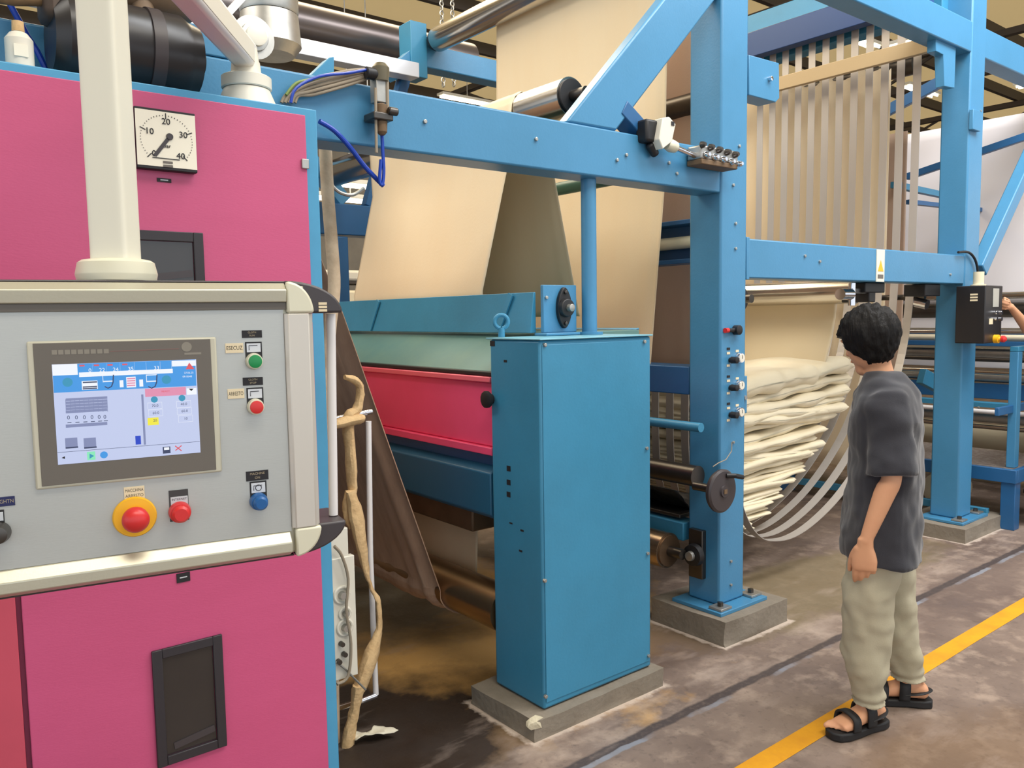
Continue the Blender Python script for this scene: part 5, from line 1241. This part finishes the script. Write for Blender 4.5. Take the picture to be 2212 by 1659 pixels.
    for k in 'lr':
        sh, el = F(*J[k + 'sh']), F(*J[k + 'el']); C = [sh.lerp(ch_, .35) + Z_ * .012, sh + Z_ * -.005, sh.lerp(el, .45), sh.lerp(el, J.get('sleeve', .92))]
        D = catmull([tuple(p) for p in C], 5); W = catmull([(r,) for r in (.070, .078, .082, .088)], 5); rr_ = []
        for i, (p, w_) in enumerate(zip(D, W)):
            p = Vector(p); d_ = (Vector(D[min(i + 1, len(D) - 1)]) - Vector(D[max(0, i - 1)])).normalized(); a_ = F.f; a_ = (a_ - d_ * a_.dot(d_)).normalized(); b_ = d_.cross(a_)
            rr_.append([q_ + (q_ - p) * .10 * noise.noise(q_ * 9) for q_ in ell(p, a_, b_, w_[0], w_[0] * .74, 24)])
        sm.loft(rr_)
    sh_o = sm.build('t_shirt', SHIRT, t, vox=.006, sharp=180)
    sh_o.modifiers['s'].iterations = 6; drape(sh_o, .030, .11)
    # trousers
    tr = MB(); (z, fo, lo_, rf, rl) = J['waist']
    tr.loft([ell(F(fo, lo_, z), F.f, F.l, rf, rl, 32), ell(F(fo, lo_, z - .10), F.f, F.l, rf * 1.08, rl * 1.10, 32), ell(F(fo, lo_, z - .22), F.f, F.l, rf * 1.0, rl * 1.12, 32)])
    for k, s in (('l', 1), ('r', -1)):
        hip, kn, an = F(*J[k + 'hip']), F(*J[k + 'kn']), F(*J[k + 'an'])
        C = catmull([tuple(p) for p in (hip + Z_ * .02, hip.lerp(kn, .45), kn, kn.lerp(an, .5), an + Z_ * .035)], 7); W = catmull([(r,) for r in (.104, .104, .095, .084, J.get('hem', .066))], 7)
        rr_ = []; nC = len(C)
        for i, (p, w_) in enumerate(zip(C, W)):
            p = Vector(p); u_ = i / (nC - 1)
            cr = .010 * math.sin(u_ * 70) * max(0, u_ - .82) * 5
            rr_.append([q_ + (q_ - p).normalized() * (cr + .012 * noise.noise(Vector((q_.x * 9, q_.y * 9, q_.z * 5)))) for q_ in ell(p, F.f, F.l, w_[0] + cr * .3, w_[0] * .92, 28)])
        tr.loft(rr_)
    drape(tr.build('trousers', TROU, t, vox=.007, sharp=180), .030, .09)
    # sandals
    for k, s in (('l', 1), ('r', -1)):
        an = F(*J[k + 'an']); fa = math.radians(J[k + 'foot']); fd = F.f * math.cos(fa) + F.l * math.sin(fa); fs_ = -F.f * math.sin(fa) + F.l * math.cos(fa)
        g = Vector((an.x, an.y, F.o.z)) - fd * .02; sd = MB()
        out = [(-.085, .0), (-.078, .028), (-.045, .038), (.02, .038), (.09, .048), (.145, .052), (.185, .044), (.205, .02), (.207, 0)]
        poly = [g + fd * a_ + fs_ * b_ + Z_ * .002 for a_, b_ in out] + [g + fd * a_ - fs_ * b_ + Z_ * .002 for a_, b_ in out[-2:0:-1]]
        sl = sd.prism(poly, (0, 0, .032)).build('sandal', SAND, t, bevel=.006)
        for q, hw_, top_, wd in ((.030, .047, .122, .042), (.112, .053, .094, .034)):
            C = [g + fd * (q + .004) - fs_ * hw_ + Z_ * .034, g + fd * q - fs_ * (hw_ * .86) + Z_ * (.034 + (top_ - .034) * .75), g + fd * q + Z_ * top_, g + fd * q + fs_ * (hw_ * .86) + Z_ * (.034 + (top_ - .034) * .75), g + fd * (q + .004) + fs_ * hw_ + Z_ * .034]
            D = [Vector(p) for p in catmull([tuple(p) for p in C], 5)]; st_ = MB(); rows = [[st_.bm.verts.new(p - fd * wd * .5), st_.bm.verts.new(p + fd * wd * .5)] for p in D]
            for a, b in zip(rows, rows[1:]): st_.bm.faces.new((a[0], a[1], b[1], b[0]))
            st_.build('strap', SAND, sl, solid=.008)
        C = [g + fd * .03 + fs_ * .042 + Z_ * .06, g - fd * .03 + fs_ * .04 + Z_ * .068, g - fd * .075 + Z_ * .072, g - fd * .03 - fs_ * .04 + Z_ * .068, g + fd * .03 - fs_ * .042 + Z_ * .06]
        MB().tube(catmull([tuple(p) for p in C], 5), .010, 8, True, .5).build('heel_strap', SAND, sl)
    return t

F1 = Fig(3.12, 1.57, 117)
lf = 50; 
pose1 = dict(pelvis=(-.01, 0, .86), chest=(-.01, 0, 1.20), neck=(.005, 0, 1.405), head=(.058, .0, 1.545), haz=-42, htilt=18,
    lsh=(-.015, .150, 1.335), lel=(-.035, .200, 1.055), lwr=(.05, .225, .80), rsh=(-.015, -.150, 1.335), rel=(-.03, -.225, 1.06), rwr=(.06, -.22, .82),
    lhand=((.02, -.02, -1), (1, -.1, 0), (-.05, -1, 0), (16, 20, 25, 32)), rhand=((.15, .02, -1), (1, .1, 0), (0, 1, 0), (30, 32, 34, 36)),
    lhip=(.0, .095, .83), lkn=(.045, .115, .46), lan=(.035, .095, .085), lfoot=46,
    rhip=(-.01, -.10, .83), rkn=(-.045, -.15, .46), ran=(-.115, -.20, .085), rfoot=10, sleeve=1.0, hem=.058, hs=1.14,
    shirt=[(.695, -.005, 0, .13, .19), (.70, -.005, 0, .150, .222), (.80, -.005, 0, .148, .222), (.95, -.01, 0, .136, .205), (1.10, -.01, 0, .130, .196), (1.25, -.012, 0, .134, .205), (1.34, -.015, 0, .120, .19), (1.385, -.012, 0, .095, .14), (1.415, -.004, 0, .074, .088), (1.425, 0, 0, .062, .066)],
    waist=(.92, 0, 0, .118, .165))
person(F1, 'standing person in charcoal T-shirt, pale loose trousers and black sandals, facing the folded cloth', pose1)
# second person, almost wholly outside the view: only a hand and forearm reach to the black box
F2 = Fig(6.95, 2.12, 150, .247)
pose2 = dict(pelvis=(0, 0, .90), chest=(0, 0, 1.25), neck=(.01, 0, 1.45), head=(.03, 0, 1.60), haz=0, htilt=8,
    lsh=(0, .17, 1.40), lel=(-.02, .23, 1.12), lwr=(.10, .22, .90), rsh=(.0, -.17, 1.40), rel=(.227, -.10, 1.25), rwr=(.477, .0, 1.43),
    lhand=((.2, 0, -1), (1, 0, 0), (0, -1, 0), (30, 30, 30, 30)), rhand=((1, .10, .25), (0, .3, 1), (0, 1, -.2), (48, 55, 60, 62)),
    lhip=(0, .09, .87), lkn=(.02, .10, .48), lan=(0, .11, .085), lfoot=8, rhip=(0, -.09, .87), rkn=(.02, -.10, .48), ran=(0, -.11, .085), rfoot=-8, sleeve=.5, hem=.062,
    shirt=[(.78, 0, 0, .12, .16), (.785, 0, 0, .135, .18), (1.0, 0, 0, .125, .175), (1.30, 0, 0, .13, .195), (1.39, 0, 0, .115, .185), (1.435, 0, 0, .09, .13), (1.465, 0, 0, .066, .075), (1.47, 0, 0, .058, .062)],
    waist=(.96, 0, 0, .118, .16))
person(F2, 'person at the right edge whose bare forearm and hand reach to the black switch box', pose2, .006)
